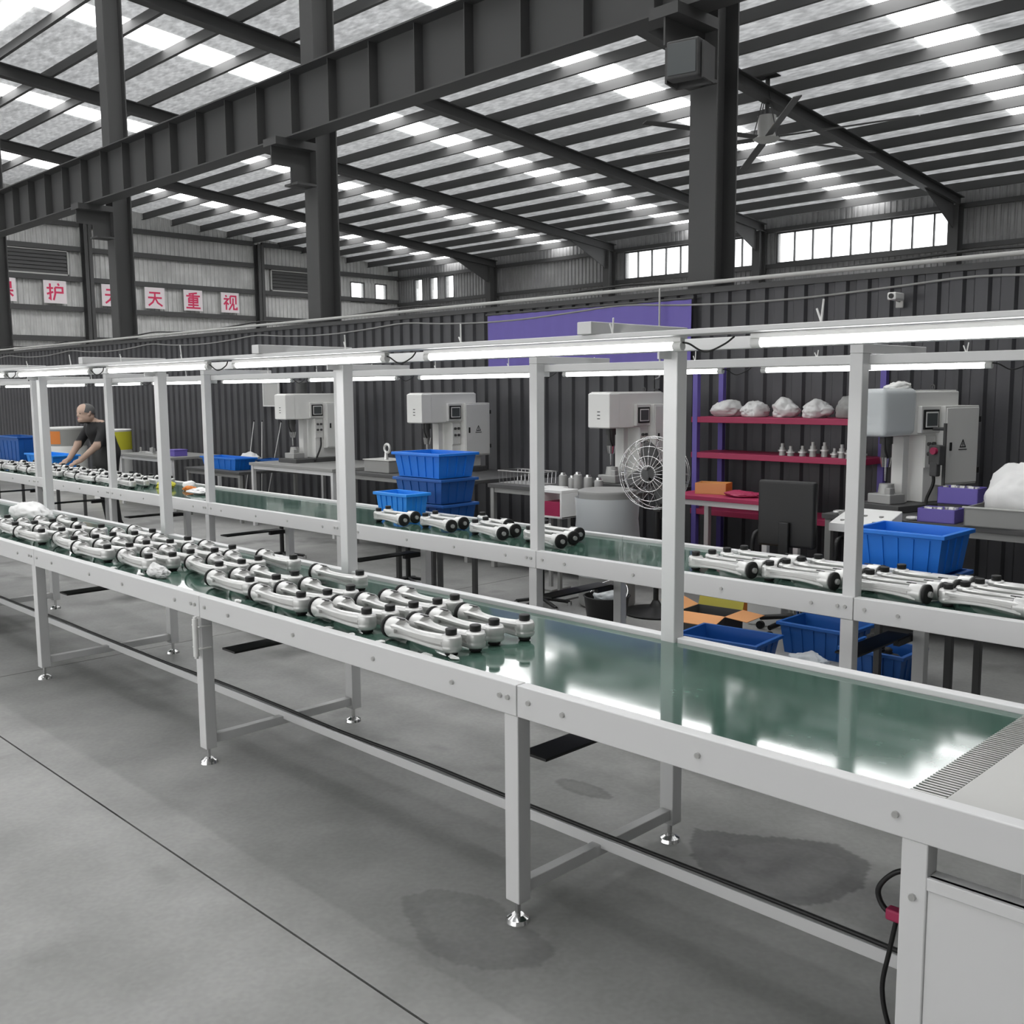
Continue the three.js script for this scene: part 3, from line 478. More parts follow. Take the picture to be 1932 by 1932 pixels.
// purple banner and notice board on the partition
{
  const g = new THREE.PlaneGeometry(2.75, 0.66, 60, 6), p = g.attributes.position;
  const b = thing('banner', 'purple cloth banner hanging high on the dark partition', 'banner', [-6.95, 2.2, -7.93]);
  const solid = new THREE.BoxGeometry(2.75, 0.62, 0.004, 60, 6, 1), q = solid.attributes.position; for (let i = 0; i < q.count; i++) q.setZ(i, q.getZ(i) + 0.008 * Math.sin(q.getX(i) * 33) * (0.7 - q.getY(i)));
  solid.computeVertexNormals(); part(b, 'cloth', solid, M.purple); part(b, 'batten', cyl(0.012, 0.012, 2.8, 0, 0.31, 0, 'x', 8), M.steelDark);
  const n = thing('notice_board', 'white framed notice board on the partition behind the motor machine', 'board', [-12.9, 1.48, -7.94]);
  part(n, 'panel', span(-0.2, 0.2, 0, 0.32, -0.01, 0), M.paleBox); part(n, 'frame', merge([span(-0.22, 0.22, -0.015, 0, -0.012, 0.008), span(-0.22, 0.22, 0.32, 0.335, -0.012, 0.008), span(-0.22, -0.2, 0, 0.32, -0.012, 0.008), span(0.2, 0.22, 0, 0.32, -0.012, 0.008)]), M.white);
}
// cables and pipes along the partition top
[[2.64, -7.95, 0.02, 'pale conduit running along the partition top', M.paleBox, 0], [2.7, -7.99, 0.012, 'thin dark cable sagging above the partition capping', M.black, 0.05], [2.5, -7.93, 0.01, 'thin grey cable sagging below the partition capping', M.tray, 0.07]].forEach(([y, z, r, label, m, sag]) => {
  const pts = []; for (let i = 0; i <= 60; i++) { const x = -37 + i * 0.68; pts.push([x, y - sag * Math.abs(Math.sin(i * 0.63)), z]); }
  const o = mesh(tube(pts, r, 240, 6), m); o.name = numbered('wall_cable'); scene.add(o); tag(o, label, 'cable');
});
{ // drop cable and small camera on the partition
  const d = mesh(tube([[-5.9, 2.62, -7.87], [-5.9, 2.3, -7.87], [-5.895, 2.0, -7.87], [-5.8, 1.8, -7.75], [-5.72, 1.76, -7.56]], 0.009, 30, 6), M.paleBox); d.name = numbered('drop_cable'); scene.add(d); tag(d, 'pale drop cable hanging down to the machine below the banner', 'cable');
  const c = thing('wall_camera', 'small pale security camera high on the partition above the wrapped machine', 'camera', [-3.6, 2.3, -7.95]);
  part(c, 'bracket', merge([rbox(0.06, 0.08, 0.02, 0, 0.04, 0, 0.004), bar([0, 0.05, 0], [0, 0.06, 0.08], 0.01)]), M.paleBox); part(c, 'body', rbox(0.07, 0.06, 0.16, 0.02, 0.08, 0.12, 0.012, 2), M.white); part(c, 'lens', cyl(0.02, 0.02, 0.01, 0.02, 0.08, 0.203, 'z', 12), M.black);
}
// red shelf with blue uprights
{
  const s = thing('parts_shelf', 'red steel shelf rack with blue uprights holding wrapped parts', 'shelf', [-4.42, 0, -7.66]);
  for (const [x, z] of [[-0.76, -0.2], [-0.76, 0.2], [0.76, -0.2], [0.76, 0.2]]) part(s, 'upright', rbox(0.05, 1.86, 0.05, x, 0.93, z, 0.003), M.purple, 'blue violet upright');
  for (const y of [0.62, 1.12, 1.43]) { part(s, 'shelf_board', rspan(-0.8, 0.8, y - 0.05, y, -0.22, 0.22, 0.004), M.red); }
  [[-0.46, 0.17], [-0.2, 0.15], [0.06, 0.17], [0.31, 0.15]].forEach(([x, r], i) => bag(`pale wrapped bundle on the top red shelf, ${ORD[i]} from its open end`, [r * 0.72, 0.11, 0.14], [-4.46 + x * 1.15, 1.432, -7.62], M.bag, 100 + i, 0.3));
  bag('grey clear bag at the column end of the top red shelf', [0.13, 0.15, 0.13], [-3.8, 1.432, -7.62], M.tray, 121, 0.25);
  for (let i = 0; i < 9; i++) { const o = thing('machine_fitting', `small metal fitting on the lower red shelf, ${ORD[i]} from the middle`, 'fitting', [-4.35 + i * 0.09, 1.1205, -7.5 + jit(0.08)], jit(1.5), 'fittings on the lower red shelf'); const h = 0.04 + rnd() * 0.05; part(o, 'body', merge([cyl(0.022, 0.028, h, 0, h / 2, 0, 'y', 12), cyl(0.014, 0.014, 0.03, 0, h + 0.015, 0, 'y', 10)]), M.castDark); part(o, 'flange', cyl(0.036, 0.036, 0.012, 0, h * 0.6, 0, 'y', 14), M.cast); }
}
// desk fan with wire cage
{
  const f = thing('cage_fan', 'large caged fan on a black stand beside the machine below the banner', 'fan', [-4.52, 0, -6.02], 0.2);
  part(f, 'base', lathe([[0, 0], [0.24, 0], [0.24, 0.02], [0.05, 0.05], [0.025, 0.1], [0, 0.1]], 24), M.black);
  part(f, 'pole', cyl(0.02, 0.02, 0.7, 0, 0.42, 0), M.black);
  part(f, 'motor', cyl(0.08, 0.07, 0.16, 0, 1.06, -0.06, 'z', 18), M.black);
  part(f, 'bracket', rbox(0.06, 0.32, 0.08, 0, 0.87, -0.05, 0.01), M.black);
  const rings = []; for (const [r, z] of [[0.27, 0.05], [0.26, 0.1], [0.2, 0.135], [0.13, 0.15], [0.06, 0.155], [0.26, 0.0], [0.18, -0.05]]) rings.push(new THREE.TorusGeometry(r, 0.003, 5, 36).translate(0, 1.06, z));
  part(f, 'cage_ring', rings, M.chrome);
  for (let i = 0; i < 24; i++) { const a = i * Math.PI / 12, c = Math.cos(a), s = Math.sin(a); part(f, 'cage_wire', tube([[0.05 * c, 1.06 + 0.05 * s, 0.155], [0.15 * c, 1.06 + 0.15 * s, 0.148], [0.25 * c, 1.06 + 0.25 * s, 0.105], [0.27 * c, 1.06 + 0.27 * s, 0.05], [0.24 * c, 1.06 + 0.24 * s, -0.01], [0.1 * c, 1.06 + 0.1 * s, -0.07]], 0.0022, 10, 4), M.chrome); }
  for (let i = 0; i < 4; i++) { const g = new THREE.SphereGeometry(1, 10, 6).scale(0.065, 0.1, 0.006).rotateY(0.4).translate(0, 0.14, 0.04).rotateZ(i * Math.PI / 2 + 0.3).translate(0, 1.06, 0); part(f, 'blade', g, M.steelDark); }
  part(f, 'hub', cyl(0.04, 0.05, 0.05, 0, 1.06, 0.05, 'z', 14), M.steelDark);
}
// office chair seen from behind
{
  const c = thing('office_chair', 'black office chair with its backrest towards the farther line', 'chair', [-3.42, 0, -6.15], Math.PI + 0.1);
  part(c, 'backrest', (() => { const g = new RoundedBoxGeometry(0.4, 0.44, 0.05, 3, 0.02), p = g.attributes.position; for (let i = 0; i < p.count; i++) p.setZ(i, p.getZ(i) + 0.35 * p.getX(i) ** 2); g.computeVertexNormals(); return g.translate(0, 0.85, -0.22); })(), M.black);
  part(c, 'back_stem', rbox(0.07, 0.4, 0.03, 0, 0.6, -0.25, 0.008), M.black);
  part(c, 'seat', rbox(0.46, 0.08, 0.44, 0, 0.46, 0, 0.03, 3), M.black);
  for (const s of [-1, 1]) part(c, 'armrest', tube([[s * 0.24, 0.46, -0.1], [s * 0.29, 0.55, -0.1], [s * 0.29, 0.68, -0.08], [s * 0.29, 0.68, 0.12]], 0.015, 20), M.black);
  part(c, 'gas_lift', cyl(0.025, 0.03, 0.32, 0, 0.27, 0), M.chrome);
  for (let i = 0; i < 5; i++) { const a = i * 2 * Math.PI / 5; const l = part(c, 'star_leg', bar([0, 0.13, 0], [0.27 * Math.cos(a), 0.08, 0.27 * Math.sin(a)], 0.018), M.black); part(l, 'caster', cyl(0.028, 0.028, 0.03, 0.27 * Math.cos(a), 0.028, 0.27 * Math.sin(a), 'z', 12), M.black); }
}
// control desk pedestal
{
  const c = thing('control_pedestal', 'white sloped control box on a post in front of the wrapped machine', 'control box', [-3.03, 0, -6.3]);
  part(c, 'post', rbox(0.07, 0.74, 0.07, 0, 0.37, 0, 0.005), M.steelDark); part(c, 'base', rbox(0.3, 0.02, 0.3, 0, 0.01, 0, 0.005), M.steelDark);
  const s = new THREE.Shape(); s.moveTo(-0.14, 0); s.lineTo(0.14, 0); s.lineTo(0.14, 0.045); s.lineTo(-0.14, 0.12); s.closePath();
  part(c, 'housing', new THREE.ExtrudeGeometry(s, { depth: 0.36, bevelEnabled: true, bevelSize: 0.004, bevelThickness: 0.004, bevelSegments: 1 }).rotateY(-Math.PI / 2).translate(0.18, 0.74, 0), M.white);
  for (let i = 0; i < 6; i++) part(c, 'button', cyl(0.014, 0.016, 0.012, -0.12 + (i % 3) * 0.11, 0.832 - (i > 2 ? 0.028 : 0), -0.02 + (i > 2 ? 0.1 : 0), 'y', 10), M.tray);
}
// red bench and neighbours
bench('red topped low table between the fan and the office chair', -4.95, -4.02, -7.3, -6.75, 0.82, M.red, M.rail, true);
{
  const b = thing('carton', 'open orange and yellow carton lying on the red table', 'box', [-4.68, 0.82, -7.0], 0.3);
  part(b, 'body', merge([rspan(-0.13, 0.13, 0, 0.09, 0.085, 0.09, 0.002), span(-0.13, 0.13, 0, 0.09, -0.09, -0.085), span(-0.13, -0.125, 0, 0.09, -0.09, 0.09), span(-0.13, 0.13, 0, 0.005, -0.09, 0.09)]), M.card); part(b, 'flap', span(0.125, 0.13, 0, 0.09, -0.09, 0.09), M.orange); part(b, 'inner_sheet', span(-0.12, 0.12, 0.03, 0.034, -0.08, 0.08), M.yellow);
  const k = thing('cloth_heap', 'red cloth heaped on the red table', 'cloth', [-4.35, 0.82, -6.95]); part(k, 'cloth', blob(0.16, 0.035, 0.12, 140, 0.4), M.red);
}
// bins beside the machine below the banner
[[-5.45, 'red bin in a white frame at the bench corner under the fan'], [-6.12, 'red bin in a white frame among the small cylinders']].forEach(([x, label], i) => {
  const b = thing('parts_bin', label, 'bin', [x + (i ? 0.36 : 0.02), i ? 0.64 : 0.66, i ? -6.2 : -5.95]);
  part(b, 'stand', merge([rbox(0.03, i ? 0.64 : 0.66, 0.03, 0, -(i ? 0.32 : 0.33), 0, 0.003), rbox(0.24, 0.015, 0.24, 0, -(i ? 0.632 : 0.652), 0, 0.003)]), M.tray);
  part(b, 'frame', merge([rspan(-0.11, 0.11, 0.2, 0.225, -0.1, 0.1, 0.004), rspan(-0.11, -0.09, 0, 0.2, -0.1, 0.1, 0.004), rspan(0.09, 0.11, 0, 0.2, -0.1, 0.1, 0.004), rspan(-0.11, 0.11, 0, 0.015, -0.1, 0.1, 0.003)]), M.white);
  part(b, 'insert', rspan(-0.085, 0.085, 0.015, 0.13, -0.08, 0.09, 0.004), M.red);
});
for (let i = 0; i < 5; i++) { const o = thing('steel_canister', `small steel canister on the fan side bench, ${ORD[i]} from the red bin`, 'canister', [-5.62 - i * 0.11, TB, -6.65 + jit(0.04)], 0, 'canisters on the fan side bench'); const h = 0.09 + (i % 3) * 0.02; part(o, 'body', lathe([[0, 0], [0.036, 0], [0.038, 0.005], [0.038, h], [0.03, h + 0.01], [0, h + 0.01]], 16), M.castDark); part(o, 'lid', cyl(0.02, 0.025, 0.02, 0, h + 0.02, 0), M.chrome); }
{ // wire basket and small box
  const b = thing('wire_basket', 'wire mesh basket on the bench beside the blue crate stack', 'basket', [-6.62, TB, -6.8]); const bars = []; for (let i = 0; i <= 10; i++) bars.push(bar([-0.25 + i * 0.05, 0, 0.12], [-0.25 + i * 0.05, 0.12, 0.13], 0.003, 5), bar([-0.25 + i * 0.05, 0, -0.12], [-0.25 + i * 0.05, 0.12, -0.13], 0.003, 5));
  for (const q of bars) part(b, 'wire', q, M.chrome); part(b, 'rim', merge([span(-0.26, 0.26, 0.115, 0.125, 0.125, 0.135), span(-0.26, 0.26, 0.115, 0.125, -0.135, -0.125), span(-0.26, -0.25, 0.115, 0.125, -0.13, 0.13), span(0.25, 0.26, 0.115, 0.125, -0.13, 0.13)]), M.chrome); part(b, 'floor_pan', span(-0.25, 0.25, 0, 0.006, -0.12, 0.12), M.tray);
  const g = thing('grey_tub', 'grey tub with a silver ring part on top, behind the lamp posts', 'tub', [-8.75, TB, -6.8]); part(g, 'body', merge([rspan(-0.22, 0.22, 0, 0.13, -0.15, 0.15, 0.01)]), M.tray); part(g, 'lid', rspan(-0.23, 0.23, 0.13, 0.14, -0.16, 0.16, 0.003), M.paleBox);
  const r = thing('ring_part', 'silver ring ended casting standing on the grey tub', 'part', [-8.68, TB + 0.14, -6.75]); part(r, 'ring', new THREE.TorusGeometry(0.045, 0.014, 10, 20).translate(0, 0.12, 0), M.cast); part(r, 'shank', cyl(0.016, 0.025, 0.08, -0.02, 0.04, 0), M.cast);
}
{ // wrapped barrel
  const b = thing('wrapped_barrel', 'grey barrel wrapped in clear film beside the fan stand', 'barrel', [-4.98, 0, -6.0]);
  part(b, 'body', lathe([[0, 0], [0.2, 0], [0.22, 0.02], [0.22, 0.3], [0.23, 0.31], [0.22, 0.32], [0.22, 0.6], [0.23, 0.61], [0.22, 0.62], [0.22, 0.88], [0.23, 0.9], [0.2, 0.91], [0, 0.9]], 28), M.tray);
  part(b, 'film', lathe([[0.245, 0.25], [0.235, 0.4], [0.255, 0.52], [0.24, 0.68], [0.25, 0.85]], 28), M.clear, 'loose clear plastic film');
}
// purple trays, grey tray and bag beside the wrapped machine
[[-2.63, TB, -6.86, 0.13, 'purple tray of small parts raised behind the other purple tray', 0.11], [-2.66, TB, -6.6, 0.12, 'purple tray at the bench edge below the wrapped machine', 0.09]].forEach(([x, y, z, w, label, h], i) => {
  const t = thing('parts_tray', label, 'tray', [x, y, z], 0.05), b = i ? 0 : 0.1; part(t, 'body', merge([rspan(-w, w, b, b + 0.008, -0.09, 0.09, 0.002), rspan(-w, w, b, b + h, 0.082, 0.09, 0.002), rspan(-w, w, b, b + h, -0.09, -0.082, 0.002), rspan(-w, -w + 0.008, b, b + h, -0.09, 0.09, 0.002), rspan(w - 0.008, w, b, b + h, -0.09, 0.09, 0.002)]), M.purple);
  part(t, 'small_part', Array.from({ length: 7 }, (_, k) => cyl(0.018, 0.018, 0.03, -w + 0.035 + k * (2 * w - 0.07) / 6, b + h - 0.01, jit(0.04), k % 2 ? 'x' : 'y', 8)), M.cast);
  if (!i) part(t, 'spacer', rspan(-w, w, 0, 0.1, -0.08, 0.08, 0.004), M.steelDark);
});
{
  const t = thing('metal_tray', 'grey metal tray under the big white plastic bag', 'tray', [-2.12, TB, -6.7], 0.05); part(t, 'body', merge([rspan(-0.36, 0.36, 0, 0.01, -0.2, 0.2, 0.002), rspan(-0.36, 0.36, 0, 0.12, 0.19, 0.2, 0.002), rspan(-0.36, 0.36, 0, 0.12, -0.2, -0.19, 0.002), rspan(-0.36, -0.35, 0, 0.12, -0.2, 0.2, 0.002), rspan(0.35, 0.36, 0, 0.12, -0.2, 0.2, 0.002)]), M.tray);
  part(t, 'rim', merge([rspan(-0.37, 0.37, 0.115, 0.125, 0.19, 0.21, 0.002), rspan(-0.37, 0.37, 0.115, 0.125, -0.21, -0.19, 0.002)]), M.paleBox);
}
bag('big white plastic bag standing in the grey metal tray', [0.29, 0.32, 0.165], [-2.12, TB + 0.012, -6.7], M.bag, 11, 0.22);
for (let i = 0; i < 5; i++) { const o = thing('casting', `small cast part on the wrapped machine bench, ${ORD[i]} from the spindle`, 'part', [-3.35 + i * 0.13, TB, -6.58 + jit(0.03)], jit(2), 'castings on the wrapped machine bench'); part(o, 'ring', new THREE.TorusGeometry(0.03, 0.012, 8, 16).rotateX(Math.PI / 2).translate(0, 0.012, 0), M.cast); part(o, 'neck', cyl(0.012, 0.016, 0.05, 0.05, 0.014, 0, 'x', 10), M.castDark); }

// blue crates
const cartTop = (label, x, z, w, d, h) => { const t = thing('low_stand', label, 'stand', [x, 0, z]); part(t, 'top', rspan(-w / 2, w / 2, h - 0.03, h, -d / 2, d / 2, 0.003), M.steelDark); for (const a of [-1, 1]) for (const b of [-1, 1]) part(t, 'leg', rbox(0.035, h - 0.03, 0.035, a * (w / 2 - 0.03), (h - 0.03) / 2, b * (d / 2 - 0.03), 0.003), M.steelDark); };
cartTop('low dark stand under the tall stack of blue crates', -6.02, -5.15, 0.56, 0.42, 0.62);
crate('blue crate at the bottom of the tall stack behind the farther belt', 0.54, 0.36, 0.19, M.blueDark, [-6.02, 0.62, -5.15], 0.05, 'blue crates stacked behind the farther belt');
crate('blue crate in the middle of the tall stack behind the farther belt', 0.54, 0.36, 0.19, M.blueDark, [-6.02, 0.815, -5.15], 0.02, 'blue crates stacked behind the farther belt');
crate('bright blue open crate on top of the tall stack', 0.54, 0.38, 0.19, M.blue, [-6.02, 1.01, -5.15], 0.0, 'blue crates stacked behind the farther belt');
crate('bright blue crate resting on the farther belt before the tall stack', 0.36, 0.2, 0.17, M.blueLight, [-5.83, 0.7635, -4.66], 0.0);
cartTop('low dark stand under the pair of blue crates by the chair', -2.2, -5.15, 0.6, 0.44, 0.55);
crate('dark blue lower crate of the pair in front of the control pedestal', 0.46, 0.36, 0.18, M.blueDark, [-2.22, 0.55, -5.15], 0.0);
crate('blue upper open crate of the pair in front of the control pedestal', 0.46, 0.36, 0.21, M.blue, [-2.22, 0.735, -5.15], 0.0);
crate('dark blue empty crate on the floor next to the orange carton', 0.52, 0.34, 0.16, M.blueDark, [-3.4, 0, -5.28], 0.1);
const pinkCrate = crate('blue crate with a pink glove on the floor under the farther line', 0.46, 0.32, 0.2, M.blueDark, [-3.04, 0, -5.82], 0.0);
bag('pink rubber glove lying in the blue floor crate', [0.07, 0.04, 0.05], [-3.06, 0.1, -5.84], M.red, 151, 0.5); 
crate('blue crate full of black parts on the floor by the farther posts', 0.36, 0.3, 0.18, M.blueDark, [-2.54, 0, -5.56], 0.0);
for (let i = 0; i < 8; i++) { const o = thing('rubber_boot', `black rubber boot in the blue floor crate, ${ORD[i]} of the heap`, 'part', [-2.54 + (i % 3 - 1) * 0.1, 0.04 + (i / 3 | 0) * 0.064, -5.56 + (i % 2 - 0.5) * 0.12], jit(3), 'black rubber boots in the floor crate'); part(o, 'bellows', lathe([[0, 0], [0.04, 0], [0.03, 0.012], [0.038, 0.024], [0.026, 0.036], [0.03, 0.048], [0.015, 0.06], [0, 0.06]], 12), M.rubber); part(o, 'clip', new THREE.TorusGeometry(0.031, 0.004, 5, 14).rotateX(Math.PI / 2).translate(0, 0.012, 0), M.steelDark); }
cartTop('long low dark stand under the crates beside the worker', -14.55, -5.22, 2.3, 0.4, 0.68);
crate('dark blue tall crate standing behind the farther belt near the drums', 0.9, 0.34, 0.4, M.blueDark, [-15.2, 0.68, -5.22], 0.0);
crate('pale blue low crate on the stand beside the worker', 0.95, 0.34, 0.19, M.blueLight, [-14.02, 0.68, -5.22], 0.0);
crate('long blue crate on the low bench beside the white heap', 0.9, 0.3, 0.16, M.blue, [-12.25, 0.66, -6.85], 0.0);
crate('small blue crate tilted behind the long blue crate', 0.36, 0.28, 0.13, M.blueDark, [-11.75, 0.66, -7.25], 0.3);
bag('white heaped bag behind the long blue crate', [0.22, 0.17, 0.15], [-12.3, 0.66, -7.2], M.bag, 31, 0.25);
bag('white plastic bag at the far end of the nearer belt', [0.24, 0.11, 0.12], [-7.5, 0.7635, -2.63], M.bag, 41, 0.3);
bag('crumpled white plastic film by the front rail of the nearer belt', [0.085, 0.05, 0.045], [-4.74, 0.7635, -2.235], M.bag, 51, 0.4, 0.0);
bag('crumpled white plastic bag by the yellow bag on farther belt', [0.15, 0.045, 0.1], [-8.42, 0.7635, -4.42], M.bag, 61, 0.4);
bag('yellow green glove lying on the farther belt', [0.09, 0.055, 0.08], [-9.18, 0.7635, -4.46], M.yellow, 63, 0.5);
bag('orange cloth beside the white ball on the farther belt', [0.08, 0.035, 0.06], [-8.78, 0.7635, -4.5], M.orange, 65, 0.4);
bag('round white bundle on the farther belt beside the orange cloth', [0.07, 0.06, 0.06], [-8.98, 0.7635, -4.6], M.white, 67, 0.2);
[[-4.0, -2.2], [-3.3, -2.155 - 0.03], [-2.98, -2.2 + 0.01], [-2.72, -2.19], [-2.62, -2.23], [-3.15, -2.18], [-4.95, -2.2], [-5.25, -2.195]].forEach(([x, z], i) => { const o = mesh(blob(0.022, 0.008, 0.014, 200 + i, 0.5), M.white); o.name = numbered('paper_scrap'); o.position.set(x + 0.1, 0.7635, z + 0.0); scene.add(o); tag(o, `small white scrap along the nearer front rail, ${ORD[i]} listed from the film`, 'scrap', 'scraps along the nearer rail'); });

// cartons, buckets and stools on the floor
{
  const c = thing('carton', 'open cardboard box with spread flaps on the floor', 'box', [-3.84, 0, -5.74], 0.1), W = 0.17, D = 0.13, H = 0.17;
  part(c, 'body', merge([span(-W, W, 0, H, D - 0.005, D), span(-W, W, 0, H, -D, -D + 0.005), span(-W, -W + 0.005, 0, H, -D, D), span(W - 0.005, W, 0, H, -D, D), span(-W, W, 0, 0.005, -D, D)]), M.steelDark);
  const fl = (g, rx, rz, x, y, z) => g.rotateX(rx).rotateZ(rz).translate(x, y, z);
  part(c, 'flap', fl(box(2 * W, 0.004, 0.16, 0, 0, 0.08), 0.25, 0, 0, H, D), M.card); part(c, 'flap', fl(box(2 * W, 0.004, 0.16, 0, 0, -0.08), 1.25, 0, 0, H, -D), M.cardInner);
  part(c, 'flap', fl(box(0.16, 0.004, 2 * D, 0.08, 0, 0), 0, -0.1, W, H, 0), M.card); part(c, 'flap', fl(box(0.16, 0.004, 2 * D, -0.08, 0, 0), 0, -0.35, -W, H, 0), M.card);
  const b = thing('foam_box', 'white foam box with plastic film on the floor behind the carton', 'box', [-3.72, 0, -6.3], 0.1);
  part(b, 'body', merge([rspan(-0.13, 0.13, 0, 0.16, -0.1, 0.1, 0.008), rspan(-0.14, 0.14, 0.16, 0.18, -0.11, 0.11, 0.004)]), M.white); part(b, 'film', blob(0.12, 0.05, 0.09, 161, 0.4).translate(0, 0.18, 0), M.clear);
  const o2 = thing('carton', 'small yellow and orange carton on the floor behind the near post', 'box', [-4.2, 0, -6.45]); part(o2, 'body', rspan(-0.14, 0.14, 0, 0.13, -0.1, 0.1, 0.003), M.orange); part(o2, 'label_band', span(-0.141, 0.0, 0.02, 0.12, -0.101, 0.101), M.yellow);
  const k = thing('bucket', 'black bucket lined with a clear bag under the farther line', 'bucket', [-4.5, 0, -5.42]); part(k, 'body', lathe([[0, 0], [0.13, 0], [0.16, 0.22], [0.17, 0.23], [0.155, 0.23], [0.125, 0.01], [0, 0.01]], 24), M.black);
  part(k, 'handle', new THREE.TorusGeometry(0.16, 0.004, 6, 24, Math.PI).rotateX(-0.9).translate(0, 0.22, 0), M.chrome); part(k, 'liner', blob(0.12, 0.1, 0.11, 171, 0.3).translate(0.03, 0.16, 0), M.clear, 'clear plastic liner');
}
bag('clear plastic bag on the floor beside the crate of black parts', [0.13, 0.08, 0.1], [-2.93, 0, -5.42], M.clear, 181, 0.35);
function stool(label, x, z, h) { const s = thing('work_stool', label, 'stool', [x, 0, z]); part(s, 'seat', lathe([[0, h], [0.15, h], [0.165, h + 0.015], [0.165, h + 0.035], [0.14, h + 0.05], [0, h + 0.05]], 24), M.black); part(s, 'pole', cyl(0.02, 0.022, h - 0.05, 0, (h - 0.05) / 2 + 0.05, 0), M.black); for (let i = 0; i < 5; i++) { const a = i * 2 * Math.PI / 5 + 0.3; const l = part(s, 'star_leg', bar([0, 0.07, 0], [0.22 * Math.cos(a), 0.03, 0.22 * Math.sin(a)], 0.014), M.black); part(l, 'glide', cyl(0.018, 0.02, 0.03, 0.22 * Math.cos(a), 0.015, 0.22 * Math.sin(a), 'y', 10), M.chrome); } }
stool('black pedestal stool under the belt before the wire basket', -5.3, -5.6, 0.5);
stool('black pedestal stool beside the stand of the crate stack', -6.75, -5.45, 0.5);
stool('black pedestal stool before the bench with the motor machine', -8.75, -5.45, 0.5);
{ // floor grating
  const g = thing('floor_grate', 'black wire grate lying on the floor under the farther line', 'grate', [-8.6, 0.004, -4.55]); const w = []; for (let i = 0; i <= 12; i++) { w.push(bar([-0.36 + i * 0.06, 0.006, -0.2], [-0.36 + i * 0.06, 0.006, 0.2], 0.005, 5)); if (i < 8) w.push(bar([-0.36, 0.014, -0.2 + i * 0.057], [0.36, 0.014, -0.2 + i * 0.057], 0.005, 5)); } for (const q of w) part(g, 'wire', q, M.black); for (const e of [0.203, -0.203]) part(g, 'edge', span(-0.37, 0.37, 0, 0.02, e - 0.008, e + 0.008), M.black);
}
// drums and table clutter near the worker
function drum(label, x, z, h, r, m) { const d = thing('steel_drum', label, 'drum', [x, 0, z]); part(d, 'body', lathe([[0, 0], [r, 0], [r + 0.008, 0.012], [r, 0.024], [r, h * 0.33], [r + 0.01, h * 0.345], [r, h * 0.36], [r, h * 0.66], [r + 0.01, h * 0.675], [r, h * 0.69], [r, h - 0.02], [r + 0.01, h - 0.01], [r, h], [r - 0.02, h - 0.012], [0, h - 0.012]], 28), M.white); for (const f of [0.84, 0.2]) part(d, 'paint_band', cyl(r + 0.004, r + 0.004, h * 0.26, 0, h * f, 0, 'y', 28, true), m); part(d, 'label_sheet', new THREE.CylinderGeometry(r + 0.006, r + 0.006, h * 0.2, 14, 1, true, -0.4, 1.2).translate(0, h * 0.84, 0), M.orange); return d; }
drum('yellow banded drum standing beside the worker', -16.0, -6.9, 1.1, 0.3, M.yellow);
drum('grey banded drum with an orange label behind the worker', -17.9, -6.95, 1.1, 0.3, M.tray);
for (let i = 0; i < 6; i++) { const o = thing('metal_bracket', `small metal bracket heaped on the light framed table, ${ORD[i]} from the purple box`, 'part', [-14.15 - i * 0.15, 0.77, -6.9 + jit(0.1)], jit(2), 'brackets on the light framed table'); part(o, 'plate', rbox(0.12, 0.02, 0.06, 0, 0.01, 0, 0.004), M.cast); part(o, 'upright', rbox(0.02, 0.07, 0.06, 0.04, 0.05, 0, 0.004), M.castDark); }
{ const b = thing('purple_box', 'purple box on the light framed table', 'box', [-13.7, 0.77, -6.85]); part(b, 'body', rspan(-0.12, 0.12, 0, 0.08, -0.1, 0.1, 0.006), M.purple); part(b, 'lid', rspan(-0.125, 0.125, 0.08, 0.095, -0.105, 0.105, 0.004), M.purple);
  for (const [x, a] of [[-13.45, 0.15], [-12.95, -0.2], [-12.85, 0.32]]) { const o = thing('metal_rod', `thin metal rod leaning against the partition, ${a > 0.3 ? 'steepest lean' : a > 0 ? 'beside the purple box' : 'leaning the other way'}`, 'rod', [0, 0, 0]); part(o, 'rod', bar([x, 0.0, -7.75], [x + a * 0.8, 1.25, -7.9], 0.008, 6), M.cast); part(o, 'tip', new THREE.SphereGeometry(0.012, 8, 6).translate(x + a * 0.8, 1.25, -7.9), M.black); }
}

// ------------------------------------------------------------------ lettering plates on the end wall
const GLYPH = {                                            // strokes on a 100 x 100 square, y down
  bao: [[[30, 8], [10, 45]], [[22, 30], [22, 94]], [[44, 14], [84, 14], [84, 40], [44, 40], [44, 14]], [[34, 56], [96, 56]], [[64, 42], [64, 94]], [[62, 58], [36, 86]], [[66, 58], [94, 84]]],
  hu: [[[6, 30], [40, 30]], [[24, 6], [24, 88], [14, 82]], [[6, 62], [40, 50]], [[66, 4], [72, 16]], [[50, 26], [90, 26], [90, 52], [50, 52]], [[50, 26], [50, 60], [40, 94]]],
  tian: [[[16, 20], [84, 20]], [[8, 48], [92, 48]], [[50, 20], [50, 46], [36, 74], [10, 94]], [[52, 50], [66, 76], [94, 94]]],
  zhong: [[[76, 6], [22, 14]], [[6, 24], [94, 24]], [[22, 36], [78, 36], [78, 62], [22, 62], [22, 36]], [[22, 49], [78, 49]], [[50, 10], [50, 94]], [[16, 77], [84, 77]], [[4, 94], [96, 94]]],
  shi: [[[20, 6], [28, 16]], [[8, 28], [38, 28], [8, 62]], [[24, 46], [24, 94]], [[28, 50], [40, 62]], [[52, 10], [90, 10], [90, 58]], [[52, 10], [52, 58]], [[71, 22], [70, 52], [42, 94]], [[74, 56], [74, 88], [96, 88], [96, 76]]],
};
